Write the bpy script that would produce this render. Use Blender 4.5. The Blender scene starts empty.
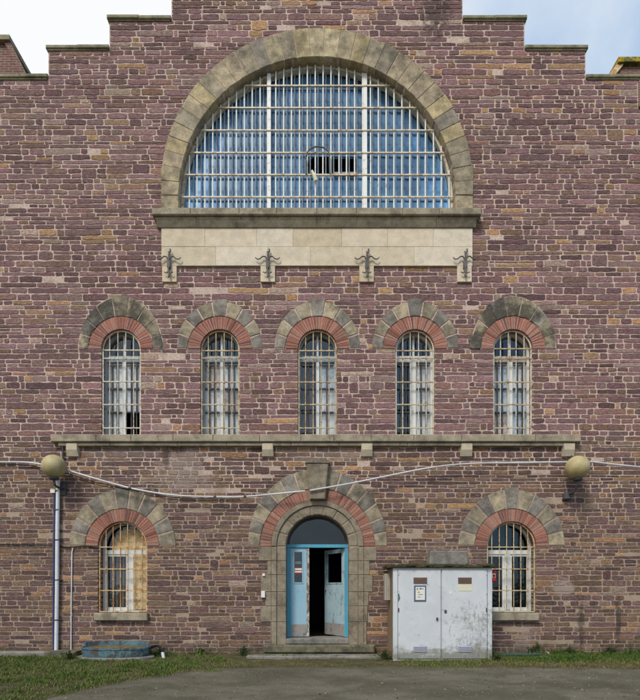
import bpy, math, random
import numpy as np
from mathutils import Vector, noise
from mathutils.geometry import tessellate_polygon
random.seed(11); np.random.seed(11)
R = random.uniform
sc = bpy.context.scene
COL = sc.collection

# ------------------------------------------------------------------ measures
S = 44.0            # photo pixels per metre on the wall face (y = 0)
D = 11.0            # camera to wall
HY = 590.0          # horizon row
CAMZ = (655 - HY) / S
AX = 317.0          # axis of the facade
def X(px): return (px - 320) / S
def Z(py): return (655 - py) / S
def W(px, py, y):   # a point at depth y seen at that pixel
    k = (D + y) / (S * D)
    return ((px - 320) * k, y, CAMZ - (py - HY) * k)

# ------------------------------------------------------------------ materials
def nn(nt, t, **kw):
    n = nt.nodes.new(t)
    for k, v in kw.items(): setattr(n, k, v)
    return n
class MT:
    """small node material builder"""
    def __init__(self, name, rough=0.85, spec=0.3, metal=0.0):
        m = bpy.data.materials.new(name); m.use_nodes = True
        self.m = m; self.nt = m.node_tree
        self.b = self.nt.nodes['Principled BSDF']
        self.b.inputs['Roughness'].default_value = rough
        self.b.inputs['Specular IOR Level'].default_value = spec
        self.b.inputs['Metallic'].default_value = metal
        self.tc = nn(self.nt, 'ShaderNodeTexCoord')
    def l(self, a, b): self.nt.links.new(a, b)
    def noise(self, scale, detail=5, rough=0.6, stretch=None, off=(0,0,0), dist=0.0):
        n = nn(self.nt, 'ShaderNodeTexNoise'); n.inputs['Scale'].default_value = scale
        n.inputs['Detail'].default_value = detail; n.inputs['Roughness'].default_value = rough
        n.inputs['Distortion'].default_value = dist
        mp = nn(self.nt, 'ShaderNodeMapping')
        mp.inputs['Scale'].default_value = stretch or (1,1,1); mp.inputs['Location'].default_value = off
        self.l(self.tc.outputs['Object'], mp.inputs['Vector']); self.l(mp.outputs[0], n.inputs['Vector'])
        return n.outputs['Fac']
    def ramp(self, f, lo, hi):
        r = nn(self.nt, 'ShaderNodeMapRange', interpolation_type='SMOOTHSTEP')
        r.inputs['From Min'].default_value = lo; r.inputs['From Max'].default_value = hi
        self.l(f, r.inputs['Value']); return r.outputs[0]
    def mth(self, op, a, b=None):
        n = nn(self.nt, 'ShaderNodeMath', operation=op)
        for i, v in enumerate((a, b)):
            if v is None: continue
            if isinstance(v, (int, float)): n.inputs[i].default_value = v
            else: self.l(v, n.inputs[i])
        return n.outputs[0]
    def mix(self, f, a, b, mode='MIX'):
        n = nn(self.nt, 'ShaderNodeMix', data_type='RGBA', blend_type=mode)
        n.clamp_factor = True
        for i, v in ((0, f), (6, a), (7, b)):
            if isinstance(v, (int, float)): n.inputs[i].default_value = v
            elif isinstance(v, tuple): n.inputs[i].default_value = (*v[:3], 1)
            else: self.l(v, n.inputs[i])
        return n.outputs[2]
    def attr(self, name='Col'):
        a = nn(self.nt, 'ShaderNodeAttribute'); a.attribute_name = name; return a
    def xyz(self):
        s = nn(self.nt, 'ShaderNodeSeparateXYZ'); self.l(self.tc.outputs['Object'], s.inputs[0]); return s.outputs
    def color(self, c):
        if isinstance(c, tuple): self.b.inputs['Base Color'].default_value = (*c[:3], 1)
        else: self.l(c, self.b.inputs['Base Color'])
        return self
    def bump(self, f, strength=0.5, dist=0.01):
        n = nn(self.nt, 'ShaderNodeBump'); n.inputs['Strength'].default_value = strength
        n.inputs['Distance'].default_value = dist
        self.l(f, n.inputs['Height']); self.l(n.outputs[0], self.b.inputs['Normal']); return self

def blob(m, cx, cz, rx, rz):
    """0..1 mask of an elliptical stain on the wall face"""
    o = m.xyz()
    a = m.mth('DIVIDE', m.mth('SUBTRACT', o[0], cx), rx); b = m.mth('DIVIDE', m.mth('SUBTRACT', o[2], cz), rz)
    d = m.mth('ADD', m.mth('MULTIPLY', a, a), m.mth('MULTIPLY', b, b))
    return m.mth('SUBTRACT', 1.0, m.mth('SQRT', d))

def stains(m, c):
    """damp, lime and tar marks that belong to this wall"""
    n = m.noise(2.6, 6, 0.7); n2 = m.noise(9, 5, 0.7)
    # pale lime run below the string course
    for (px, py, rx, rz, amt) in ((182, 472, 1.0, .85, .62), (345, 455, 1.7, .3, .3), (120, 452, 1.3, .3, .3),
                                  (563, 588, .35, .28, .8), (525, 640, .4, .45, .5), (452, 560, .9, .4, .25)):
        k = m.ramp(m.mth('ADD', blob(m, X(px), Z(py), rx, rz), m.mth('MULTIPLY', m.mth('SUBTRACT', m.mth('ADD', m.mth('MULTIPLY', n, .6), m.mth('MULTIPLY', n2, .4)), .5), 3.6)), .15, .75)
        c = m.mix(m.mth('MULTIPLY', k, amt), c, (.34, .27, .23))
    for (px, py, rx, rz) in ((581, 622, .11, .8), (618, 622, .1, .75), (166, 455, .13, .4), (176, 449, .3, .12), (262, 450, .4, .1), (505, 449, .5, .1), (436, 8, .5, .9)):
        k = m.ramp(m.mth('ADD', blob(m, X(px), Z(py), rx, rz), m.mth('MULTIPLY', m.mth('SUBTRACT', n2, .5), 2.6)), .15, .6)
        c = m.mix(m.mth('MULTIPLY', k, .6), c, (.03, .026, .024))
    # moss creeping up from the soil
    o = m.xyz()
    k = m.ramp(m.mth('ADD', m.mth('MULTIPLY', o[2], -1.0), m.mth('MULTIPLY', m.mth('SUBTRACT', n, .5), 1.2)), -.42, .1)
    return m.mix(m.mth('MULTIPLY', k, .6), c, (.055, .055, .03))

M = {}
# masonry stones: own colour per stone in 'Col'
m = MT('schist_stone', .9, .25)
a = m.attr().outputs['Color']
n1 = m.noise(16, 6, .7, (1, 1, 2.2)); n2 = m.noise(48, 5, .78); n3 = m.noise(1.1, 4, .6)
c = m.mix(1.0, a, m.mix(m.ramp(n1, .3, .7), (.52, .52, .53), (1.42, 1.4, 1.36)), 'MULTIPLY')
c = m.mix(m.ramp(n2, .54, .66), c, m.mix(.5, c, (.36, .3, .27))); c = m.mix(m.mth('MULTIPLY', m.ramp(n2, .46, .34), .5), c, (.05, .036, .036))
c = m.mix(m.mth('MULTIPLY', m.ramp(n3, .5, .72), .28), c, (.05, .042, .038))
c = m.mix(m.mth('MULTIPLY', m.ramp(m.noise(7, 5, .7, off=(5, 2, 1)), .6, .74), .5), c, (.26, .22, .18))
c = m.mix(m.mth('MULTIPLY', m.ramp(m.noise(11, 6, .78, (.7, 1, 1.6), (2, 5, 8)), .6, .68), .55), c, (.42, .34, .275))
m.color(stains(m, c)); m.bump(m.mth('ADD', m.mth('ADD', n1, m.mth('MULTIPLY', m.noise(5, 3, .6), 1.2)), m.mth('MULTIPLY', n2, .5)), .8, .014); M['stone'] = m.m
m = MT('lime_mortar', .95, .15)
n1 = m.noise(22, 6, .75); n2 = m.noise(1.6, 5, .65); n3 = m.noise(.45, 3)
c = m.mix(m.ramp(n1, .3, .72), (.4, .3, .25), (.74, .58, .485))
c = m.mix(m.mth('MULTIPLY', m.ramp(n2, .47, .68), .6), c, (.22, .165, .13))
o = m.xyz()
c = m.mix(m.mth('MULTIPLY', m.ramp(m.mth('ADD', o[2], m.mth('MULTIPLY', n3, 3)), 6.4, 4.0), .7), c, (.28, .21, .145))
m.color(stains(m, c)); m.bump(n1, .8, .02); M['mortar'] = m.m

def lichen(name, base, alt, dark=.5, yellow=.25, attr=False, rough=.9, var=.37, lo=.47, speck=.5):
    m = MT(name, rough, .2)
    n1 = m.noise(5, 6, .68, off=(3, 1, 2)); n2 = m.noise(30, 5, .7); n3 = m.noise(9, 6, .72, off=(8, 3, 1)); n4 = m.noise(2.2, 5, .7, off=(1, 9, 4))
    if attr: c = m.mix(1.0, m.attr().outputs['Color'], m.mix(m.ramp(n1, .3, .7), (1-var,)*3, (1+var*.95, 1+var*.92, 1+var*.82)), 'MULTIPLY')
    else: c = m.mix(m.ramp(n1, .3, .7), base, alt)
    c = m.mix(m.mth('MULTIPLY', m.ramp(n4, lo, lo+.19), dark), c, (.05, .047, .038))
    c = m.mix(m.mth('MULTIPLY', m.ramp(n3, .58, .7), yellow), c, (.30, .235, .08))
    c = m.mix(m.mth('MULTIPLY', m.ramp(n2, .54, .68), speck), c, (.075, .068, .055))
    c = m.mix(m.mth('MULTIPLY', m.ramp(m.noise(19, 6, .8, off=(4, 6, 2)), .57, .66), speck*.8), c, (.45, .39, .29))
    m.color(c).bump(m.mth('ADD', n2, n1), .6, .012); return m.m
M['arch_stone'] = lichen('weathered_arch_stone', None, None, .5, .4, attr=True)
M['mossy_arch'] = lichen('mossy_arch_stone', None, None, .85, .6, attr=True, lo=.38)
M['ashlar'] = lichen('pale_ashlar', None, None, .1, .0, attr=True, var=.12, lo=.56, speck=.12)
M['sill'] = lichen('weathered_sill_stone', (.27, .23, .165), (.4, .345, .255), .5, .3)
M['jamb'] = lichen('brown_door_stone', (.2, .165, .12), (.31, .26, .19), .5, .15)
M['coping'] = lichen('mossy_coping', (.19, .185, .11), (.32, .285, .19), .55, .5)
M['concrete'] = lichen('old_concrete', (.17, .16, .14), (.28, .26, .23), .5, .1)
M['step'] = lichen('mossy_step_stone', (.085, .085, .045), (.2, .175, .125), .8, .0)
m = MT('red_arch_brick', .9, .2)
a = m.attr().outputs['Color']; n = m.noise(26, 5, .7)
m.color(m.mix(1.0, a, m.mix(n, (.5, .5, .5), (1.5, 1.45, 1.4)), 'MULTIPLY')).bump(n, .6, .01); M['brick'] = m.m

def painted(name, paint, paint2, rust, amt, scale=9, rough=.55, stretch=None):
    """paint that has flaked down to rust or wood"""
    m = MT(name, rough, .35)
    n1 = m.noise(scale, 7, .75, stretch); n2 = m.noise(scale * 4, 4, .7); n3 = m.noise(1.7, 3)
    c = m.mix(m.ramp(n3, .35, .65), paint, paint2)
    lo = .72 - amt
    k = m.ramp(m.mth('ADD', n1, m.mth('MULTIPLY', m.mth('SUBTRACT', n2, .5), .25)), lo, lo + .09)
    c = m.mix(k, c, rust); m.color(c).bump(m.mth('SUBTRACT', n2, m.mth('MULTIPLY', k, .6)), .35, .004); return m.m
M['cream_bar'] = painted('cream_paint_rusting', (.58, .53, .42), (.64, .6, .5), (.36, .24, .14), .2, 9)
M['cream_rail'] = painted('cream_rail_rusting', (.7, .62, .46), (.75, .67, .52), (.46, .26, .12), .21, 8)
M['white_bar'] = painted('white_bar_paint', (.76, .76, .71), (.82, .82, .78), (.45, .24, .1), .13, 7)
M['rust_bar'] = painted('rusty_bar', (.62, .5, .32), (.58, .42, .22), (.42, .18, .05), .25, 8)
M['rust_yellow'] = painted('yellowed_bar', (.56, .47, .3), (.5, .4, .24), (.3, .16, .07), .22, 9)
M['white_wood'] = painted('white_window_wood', (.66, .66, .62), (.74, .74, .7), (.32, .26, .2), .14, 6, .6, (3, 3, .6))
M['grey_wood'] = painted('blue_grey_window_wood', (.36, .42, .48), (.44, .48, .5), (.2, .17, .14), .16, 6, .6, (3, 3, .6))
M['pale_blue'] = painted('pale_blue_glazing_bar', (.26, .37, .47), (.33, .44, .52), (.25, .28, .3), .15, 5)
M['film_bar'] = painted('blue_grey_arch_bar', (.12, .2, .3), (.15, .23, .33), (.1, .15, .2), .15, 5)
M['shutter'] = painted('pale_shutter', (.66, .67, .66), (.72, .7, .64), (.52, .43, .36), .2, 3, .7, (2, 2, .7))
M['blind'] = painted('grey_blind', (.42, .48, .53), (.5, .55, .57), (.25, .27, .27), .15, 3)
M['tan'] = painted('tan_panel', (.5, .41, .34), (.58, .5, .42), (.24, .17, .12), .2, 4)
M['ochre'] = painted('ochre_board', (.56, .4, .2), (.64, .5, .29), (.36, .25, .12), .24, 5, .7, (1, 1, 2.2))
M['curtain'] = painted('brown_curtain', (.17, .12, .08), (.23, .17, .12), (.09, .065, .05), .25, 4, .9, (6, 1, .4))
M['dark_iron'] = painted('dark_iron', (.045, .047, .055), (.07, .07, .075), (.13, .07, .04), .15, 9)
M['door_blue'] = painted('blue_door_frame', (.07, .34, .48), (.09, .3, .42), (.3, .42, .46), .14, 5, .5, (3, 3, .7))
M['door_leaf'] = painted('pale_blue_door', (.24, .44, .56), (.3, .46, .55), (.24, .3, .33), .15, 3.5, .5, (2, 2, .7))
M['door_leaf_worn'] = painted('worn_pale_door', (.3, .44, .5), (.37, .48, .52), (.2, .22, .22), .2, 3, .5, (2, 2, .8))
M['door_edge'] = painted('peeling_edge', (.5, .5, .45), (.45, .42, .36), (.16, .12, .09), .28, 9, .7, (2, 2, 1))
M['kick'] = painted('kick_plate', (.27, .25, .235), (.32, .3, .28), (.17, .14, .12), .18, 5, .45)
M['black'] = MT('black_rubber', .7, .2).color((.012, .012, .014)).m
M['iron'] = painted('wrought_iron', (.085, .083, .08), (.12, .115, .11), (.12, .075, .045), .18, 14, .6)
M['pipe_white'] = painted('white_pipe', (.62, .64, .68), (.7, .71, .72), (.4, .37, .33), .12, 6, .4)
M['pipe_blue'] = painted('blue_pipe', (.05, .06, .14), (.07, .08, .17), (.05, .05, .06), .1, 6, .4)
M['cable_white'] = painted('white_cable', (.5, .5, .51), (.6, .6, .6), (.45, .43, .41), .12, 6, .45)
M['red'] = painted('red_alarm', (.30, .012, .015), (.36, .02, .02), (.16, .02, .02), .1, 12, .4)
M['plastic'] = MT('white_plastic', .4, .4).color((.72, .71, .68)).m
M['paper'] = painted('notice_paper', (.74, .72, .66), (.68, .67, .6), (.52, .5, .42), .14, 12, .7)
M['paper_y'] = painted('faded_paper', (.6, .6, .42), (.66, .66, .5), (.5, .5, .36), .14, 12, .7)
M['ink'] = MT('faded_ink', .8, .1).color((.16, .18, .21)).m
M['blue_frame'] = MT('blue_notice_frame', .5, .3).color((.07, .1, .17)).m
M['vent_brown'] = painted('brown_vent', (.12, .07, .05), (.15, .09, .065), (.07, .05, .04), .15, 9)
M['vent_grey'] = painted('grey_vent', (.27, .28, .35), (.3, .3, .37), (.2, .2, .22), .12, 9)
M['tan_side'] = painted('tan_cabinet_side', (.2, .145, .085), (.25, .185, .115), (.1, .085, .05), .2, 3, .8, (3, 3, .5))
M['plank'] = painted('grey_plank', (.36, .33, .28), (.44, .41, .35), (.2, .18, .15), .18, 5, .8, (4, 4, .4))
M['tub_blue'] = painted('teal_blue_tub', (.06, .125, .17), (.09, .19, .215), (.07, .062, .06), .25, 5, .6)
M['tub_lid'] = painted('rusty_lid', (.14, .1, .045), (.17, .13, .06), (.075, .06, .035), .25, 4, .85)
M['hose'] = MT('teal_hose', .5, .3).color((.05, .11, .12)).m
M['moss'] = painted('moss', (.045, .05, .018), (.07, .062, .025), (.035, .03, .018), .25, 9, .95)
M['yellow_moss'] = painted('yellow_lichen', (.42, .3, .02), (.3, .23, .04), (.1, .11, .03), .27, 4, .95)
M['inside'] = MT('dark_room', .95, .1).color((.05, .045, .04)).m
M['roof'] = painted('slate_roof', (.075, .075, .085), (.1, .1, .11), (.06, .06, .05), .2, 2, .8)
M['rubble'] = painted('rubble', (.06, .06, .06), (.12, .11, .1), (.5, .5, .48), .14, 14)

# cabinet paint: off-white, green-black grime that gathers low and to the right
m = MT('cabinet_paint', .5, .35)
o = m.xyz(); n1 = m.noise(6, 7, .75, (1, 1, 1.6)); n2 = m.noise(13, 7, .8, (1.5, 1, .4), (4, 2, 3)); n3 = m.noise(2.3, 4, .6); n4 = m.noise(26, 5, .8, (1.0, 1, .7), (1, 7, 2))
c = m.mix(m.ramp(n3, .3, .7), (.52, .545, .57), (.59, .605, .625))
low = m.mth('MULTIPLY', m.ramp(o[2], .42, .02), .36)
rightn = m.mth('MULTIPLY', m.mth('MULTIPLY', m.ramp(o[0], 2.2, 3.2), m.ramp(o[2], 1.5, .8)), .12)
k = m.ramp(m.mth('ADD', n1, m.mth('ADD', low, rightn)), .55, .84)
c = m.mix(m.mth('MULTIPLY', k, .75), c, (.15, .14, .085))
k2 = m.mth('MULTIPLY', m.ramp(m.mth('ADD', n2, m.mth('MULTIPLY', rightn, .8)), .6, .7), .6)
c = m.mix(k2, c, (.13, .14, .12))
c = m.mix(m.mth('MULTIPLY', m.ramp(n4, .68, .74), .8), c, (.06, .065, .07))
m.color(c).bump(n2, .12, .003); M['cabinet'] = m.m

# glass: partly mirror, the rest lets the room show
def glass(name, tint, refl, rough, through):
    m = bpy.data.materials.new(name); m.use_nodes = True; nt = m.node_tree
    nt.nodes.remove(nt.nodes['Principled BSDF']); out = nt.nodes['Material Output']
    g = nn(nt, 'ShaderNodeBsdfGlossy'); g.inputs['Color'].default_value = (*tint, 1); g.inputs['Roughness'].default_value = rough
    t = nn(nt, 'ShaderNodeBsdfTransparent'); t.inputs['Color'].default_value = (*through, 1)
    mx = nn(nt, 'ShaderNodeMixShader')
    tc = nn(nt, 'ShaderNodeTexCoord'); n = nn(nt, 'ShaderNodeTexNoise'); n.inputs['Scale'].default_value = 1.5; n.inputs['Detail'].default_value = 4
    nt.links.new(tc.outputs['Object'], n.inputs['Vector'])
    b = nn(nt, 'ShaderNodeBump'); b.inputs['Strength'].default_value = .35; b.inputs['Distance'].default_value = .05
    nt.links.new(n.outputs['Fac'], b.inputs['Height']); nt.links.new(b.outputs[0], g.inputs['Normal'])
    mr = nn(nt, 'ShaderNodeMapRange'); mr.inputs['To Min'].default_value = refl * .7; mr.inputs['To Max'].default_value = min(1, refl * 1.3)
    nt.links.new(n.outputs['Fac'], mr.inputs['Value']); nt.links.new(mr.outputs[0], mx.inputs[0])
    nt.links.new(t.outputs[0], mx.inputs[1]); nt.links.new(g.outputs[0], mx.inputs[2]); nt.links.new(mx.outputs[0], out.inputs['Surface'])
    return m
M['glass_blue'] = glass('blue_tinted_glass', (.35, .6, .95), .09, .12, (.93, .96, .98))
M['glass'] = glass('old_window_glass', (.7, .85, 1.0), .085, .03, (.93, .95, .97))
M['glass_dark'] = glass('dark_glass', (.6, .75, .85), .07, .05, (.6, .63, .65))
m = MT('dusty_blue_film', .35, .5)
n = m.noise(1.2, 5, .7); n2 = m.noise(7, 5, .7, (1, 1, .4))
m.color(m.mix(1.0, m.attr().outputs['Color'], m.mix(m.ramp(n, .35, .7), (.045, .125, .25), (.15, .28, .42)), 'MULTIPLY')); M['film'] = m.m  # blue of the reflected sky painted as the sheets' base colour
m = MT('globe_plastic', .35, .45)
n = m.noise(3, 5, .7); m.color(m.mix(m.ramp(n, .3, .7), (.29, .225, .1), (.46, .385, .2))); m.b.inputs['Roughness'].default_value = .55; M['globe'] = m.m

# ------------------------------------------------------------------ mesh builder
class MB:
    def __init__(s): s.v = []; s.f = []; s.c = []; s.mi = []; s.mat = 0
    def add(s, vs, fs, col=(1,1,1)):
        o = len(s.v); s.v += [tuple(v) for v in vs]; s.f += [tuple(i + o for i in f) for f in fs]
        s.c += [col] * len(vs); s.mi += [s.mat] * len(fs)
    def box(s, x0, x1, y0, y1, z0, z1, col=(1,1,1), bev=0.0):
        if bev:
            return s.block([(x0,z0),(x1,z0),(x1,z1),(x0,z1)], y0, y1, bev, col)
        v = [(x0,y0,z0),(x1,y0,z0),(x1,y1,z0),(x0,y1,z0),(x0,y0,z1),(x1,y0,z1),(x1,y1,z1),(x0,y1,z1)]
        s.add(v, [(0,3,2,1),(4,5,6,7),(0,1,5,4),(1,2,6,5),(2,3,7,6),(3,0,4,7)], col)
    def block(s, poly, y0, y1, bev=.01, col=(1,1,1), back=False, tilt=0):
        """prism on a polygon (x, z), counter-clockwise seen from the front, with a bevelled front"""
        n = len(poly); ins = inset(poly, bev)
        v = [(p[0], y1, p[1]) for p in poly] + [(p[0], y0 + bev * .9, p[1]) for p in poly] + \
            [(p[0], y0 + (R(-tilt, tilt) if tilt else 0), p[1]) for p in ins]
        f = [tuple(range(2*n, 3*n))]
        for i in range(n):
            j = (i + 1) % n
            f += [(i, j, n + j, n + i), (n + i, n + j, 2*n + j, 2*n + i)]
        if back: f.append(tuple(range(n - 1, -1, -1)))
        s.add(v, f, col)
    def tube(s, pts, r, n=6, col=(1,1,1), r1=None):
        pts = [Vector(p) for p in pts]; k = len(pts); v = []; f = []
        for i, p in enumerate(pts):
            t = (pts[min(i+1, k-1)] - pts[max(i-1, 0)]).normalized()
            a = t.cross(Vector((0, 1, .001))) if abs(t.y) < .9 else t.cross(Vector((1, 0, 0)))
            a.normalize(); b = t.cross(a)
            rr = r if r1 is None else r + (r1 - r) * i / (k - 1)
            for j in range(n):
                q = p + a * (rr * math.cos(2*math.pi*j/n)) + b * (rr * math.sin(2*math.pi*j/n)); v.append(tuple(q))
        for i in range(k - 1):
            for j in range(n):
                f.append((i*n+j, i*n+(j+1)%n, (i+1)*n+(j+1)%n, (i+1)*n+j))
        f += [tuple(range(n-1, -1, -1)), tuple(range((k-1)*n, k*n))]
        s.add(v, f, col)
    def lathe(s, prof, c, n=24, sx=1, sy=1, col=(1,1,1)):
        """profile of (radius, z) turned round a vertical axis through c"""
        v = []; f = []; k = len(prof)
        for (r, z) in prof:
            for j in range(n):
                t = 2*math.pi*j/n; v.append((c[0] + r*sx*math.cos(t), c[1] + r*sy*math.sin(t), c[2] + z))
        for i in range(k - 1):
            for j in range(n): f.append((i*n+j, i*n+(j+1)%n, (i+1)*n+(j+1)%n, (i+1)*n+j))
        f += [tuple(range(n-1, -1, -1)), tuple(range((k-1)*n, k*n))]
        s.add(v, f, col)
    def ring(s, outer, inner, y0, y1, closed=True, col=(1,1,1)):
        """frame between two outlines of equal length"""
        n = len(outer)
        v = [(p[0], y0, p[1]) for p in outer] + [(p[0], y0, p[1]) for p in inner] + \
            [(p[0], y1, p[1]) for p in outer] + [(p[0], y1, p[1]) for p in inner]
        f = []
        for i in range(n if closed else n - 1):
            j = (i + 1) % n
            f += [(i, j, n+j, n+i), (2*n+i, 3*n+i, 3*n+j, 2*n+j), (i, 2*n+i, 2*n+j, j), (n+i, n+j, 3*n+j, 3*n+i)]
        s.add(v, f, col)
    def build(s, name, mat, parent=None, smooth=False):
        me = bpy.data.meshes.new(name); me.from_pydata(s.v, [], s.f)
        for mm in (mat if isinstance(mat, (list, tuple)) else [mat]): me.materials.append(mm)
        if isinstance(mat, (list, tuple)): me.polygons.foreach_set('material_index', s.mi)
        if any(c != (1,1,1) for c in s.c):
            at = me.attributes.new('Col', 'FLOAT_COLOR', 'POINT')
            a = np.ones((len(s.v), 4), dtype=np.float32); a[:, :3] = np.array(s.c, dtype=np.float32)
            at.data.foreach_set('color', a.ravel())
        if smooth: me.polygons.foreach_set('use_smooth', [True]*len(me.polygons))
        me.update(); o = bpy.data.objects.new(name, me); COL.objects.link(o)
        if parent: o.parent = parent
        return o

def inset(poly, d):
    n = len(poly); out = []
    for i in range(n):
        p0, p, p1 = poly[i-1], poly[i], poly[(i+1) % n]
        e0 = (p[0]-p0[0], p[1]-p0[1]); e1 = (p1[0]-p[0], p1[1]-p[1])
        l0 = math.hypot(*e0) or 1e-6; l1 = math.hypot(*e1) or 1e-6
        n0 = (-e0[1]/l0, e0[0]/l0); n1 = (-e1[1]/l1, e1[0]/l1)
        m_ = (n0[0]+n1[0], n0[1]+n1[1]); q = max(.35, (m_[0]**2 + m_[1]**2) / 2)
        out.append((p[0] + m_[0]*d/q, p[1] + m_[1]*d/q))
    return out

def tag(o, label=None, cat=None, group=None, kind=None):
    if label: o['label'] = label
    if cat: o['category'] = cat
    if group: o['group'] = group
    if kind: o['kind'] = kind
    return o
def thing(name, label, cat, loc=(0,0,0), group=None):
    o = bpy.data.objects.new(name, None); COL.objects.link(o); o.location = loc; o.empty_display_size = .2
    return tag(o, label, cat, group)
def arch(cx, hw, zs, zb, n=24):
    """outline of a round-headed opening, counter-clockwise from bottom left"""
    return [(cx-hw, zb), (cx+hw, zb)] + [(cx + hw*math.cos(math.pi*i/n), zs + hw*math.sin(math.pi*i/n)) for i in range(n+1)]
def sheet(mb, loops, y, col=(1,1,1)):
    """flat sheet at depth y with holes"""
    L = [[Vector((p[0], p[1], 0)) for p in lp] for lp in loops]
    flat = [p for lp in loops for p in lp]
    mb.add([(p[0], y, p[1]) for p in flat], [tuple(t) for t in tessellate_polygon(L)], col)

# ------------------------------------------------------------------ the building
B = thing('stone_building', 'old purple stone prison building with stepped gable, barred arched windows and open blue door', 'building')
AXX = X(AX)
UPW = [121, 220, 317.5, 415, 513]       # first floor windows
LOW = [122.5, 511.5]                    # ground floor windows
OPEN = []                               # openings: cx, hw, spring z, bottom z, ring outer radius at side / top
for p in UPW: OPEN.append((X(p), 19.6/S, Z(349), Z(436), 42.5/S, 46/S))
for p in LOW: OPEN.append((X(p), 24.5/S, Z(546), Z(613), 53/S, 56/S))
DOOR = (X(317.5), 31.5/S, Z(546.5), Z(640), 69/S, 77/S); OPEN.append(DOOR)
BIG = (AXX, 138/S, Z(196.5), Z(213), 155.5/S, 166/S); OPEN.append(BIG)

# stepped gable: half widths and tops (pixels from the axis)
STEPS = [(331, 108), (321, 79), (268.5, 50), (207.5, 20.5), (145.5, -8), (85, -38), (27, -68)]
def halfw(z):
    w = 0
    for (hw, py) in STEPS:
        if z <= Z(py) + 1e-4: w = max(w, hw / S)
    return w

def pal(z, x):
    """own colour of one stone"""
    t = random.random(); low = z < Z(440)
    q = noise.noise(Vector((x*.55, z*.8, 3.1)))
    po = (.075 if not low else .11) + .22 * max(0, q - .05)
    if t < po * .45: c = (.34, .195, .1)
    elif t < po: c = (.235, .14, .09)
    elif t < po + .022: c = (.33, .235, .185)
    else:
        u = random.random()
        if low: c = (.145,.085,.077) if u < .35 else (.125,.075,.073) if u < .58 else (.165,.1,.068) if u < .86 else (.2,.137,.105)
        else: c = (.18,.097,.1) if u < .34 else (.215,.122,.124) if u < .6 else (.145,.079,.081) if u < .78 else (.195,.112,.092) if u < .93 else (.25,.165,.15)
    g = R(.62, 1.26)*(1.06 if low else 1.14)
    return tuple(min(.6, max(.01, k * g * R(.95, 1.05))) for k in c)

def stone_poly(x0, x1, zt, zb):
    """rough stone with slack edges and worn ends; zt, zb are functions of x"""
    w = x1 - x0; n = max(2, int(w / .09)); h = zt((x0+x1)/2) - zb((x0+x1)/2)
    c = min(w * .15, h * .24, .03); room = h * .08
    ta, tb, ba, bb = R(0, room), R(0, room), R(0, room), R(0, room); k1, k2 = R(0, 6), R(0, 6); am = h * .045
    b = []; t = []
    s0 = R(-.022, .022); s1 = R(-.022, .022)
    for i in range(n + 1):
        u = i / n; x = x0 + c*R(.7, 1) + (w - 1.8*c) * u
        e = max(0, abs(2*u - 1) - .6) * h * .12
        b.append((x, zb(x) + ba + (bb-ba)*u + e*R(0, 1) + am*math.sin(k1 + x*23)))
        t.append((x, zt(x) - ta - (tb-ta)*u - e*R(0, 1) - am*math.sin(k2 + x*19)))
    cl, cr, cq, cp_ = R(.5, 1.1), R(.5, 1.1), R(.5, 1.1), R(.5, 1.1)
    return b + [(x1 - abs(s0)*.4, zb(x1) + bb + c*cr), (x1 - (.012-abs(s0)*.5), zt(x1) - tb - c*cq)] + t[::-1] + [(x0 + abs(s1)*.4, zt(x0) - ta - c*cl), (x0 + (.012-abs(s1)*.5), zb(x0) + ba + c*cp_)]

def excl(z0, z1):
    """x intervals without stones in a course"""
    out = []
    for (cx, hw, zs, zb, ro, rt) in OPEN:
        if z1 <= zb + .02 or z0 >= zs + rt - .05: continue
        if z1 <= zs + .04: out.append((cx - hw, cx + hw, True)); continue
        a = max(z0 - zs, 0); b_ = max(z1 - zs, 0)
        inner = math.sqrt(max(0, hw*hw - a*a)) + .03 if a < hw else 0
        s = min(1, b_ / rt); outer = (ro + (rt - ro)*s) ; outer = math.sqrt(max(0, outer*outer - b_*b_))
        e = max(inner, outer - .05) if outer > 0 else inner
        if a == 0: e = max(e, hw)
        if e > .02: out.append((cx - e, cx + e, False))
    if z0 < Z(232) and z1 > Z(266): out.append((X(164), X(470.5), False))
    if z0 < Z(548) + .02 and z1 > 0:                                     # door quoins
        if z1 > .1: out.append((X(271), X(364), False))
    return out

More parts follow.
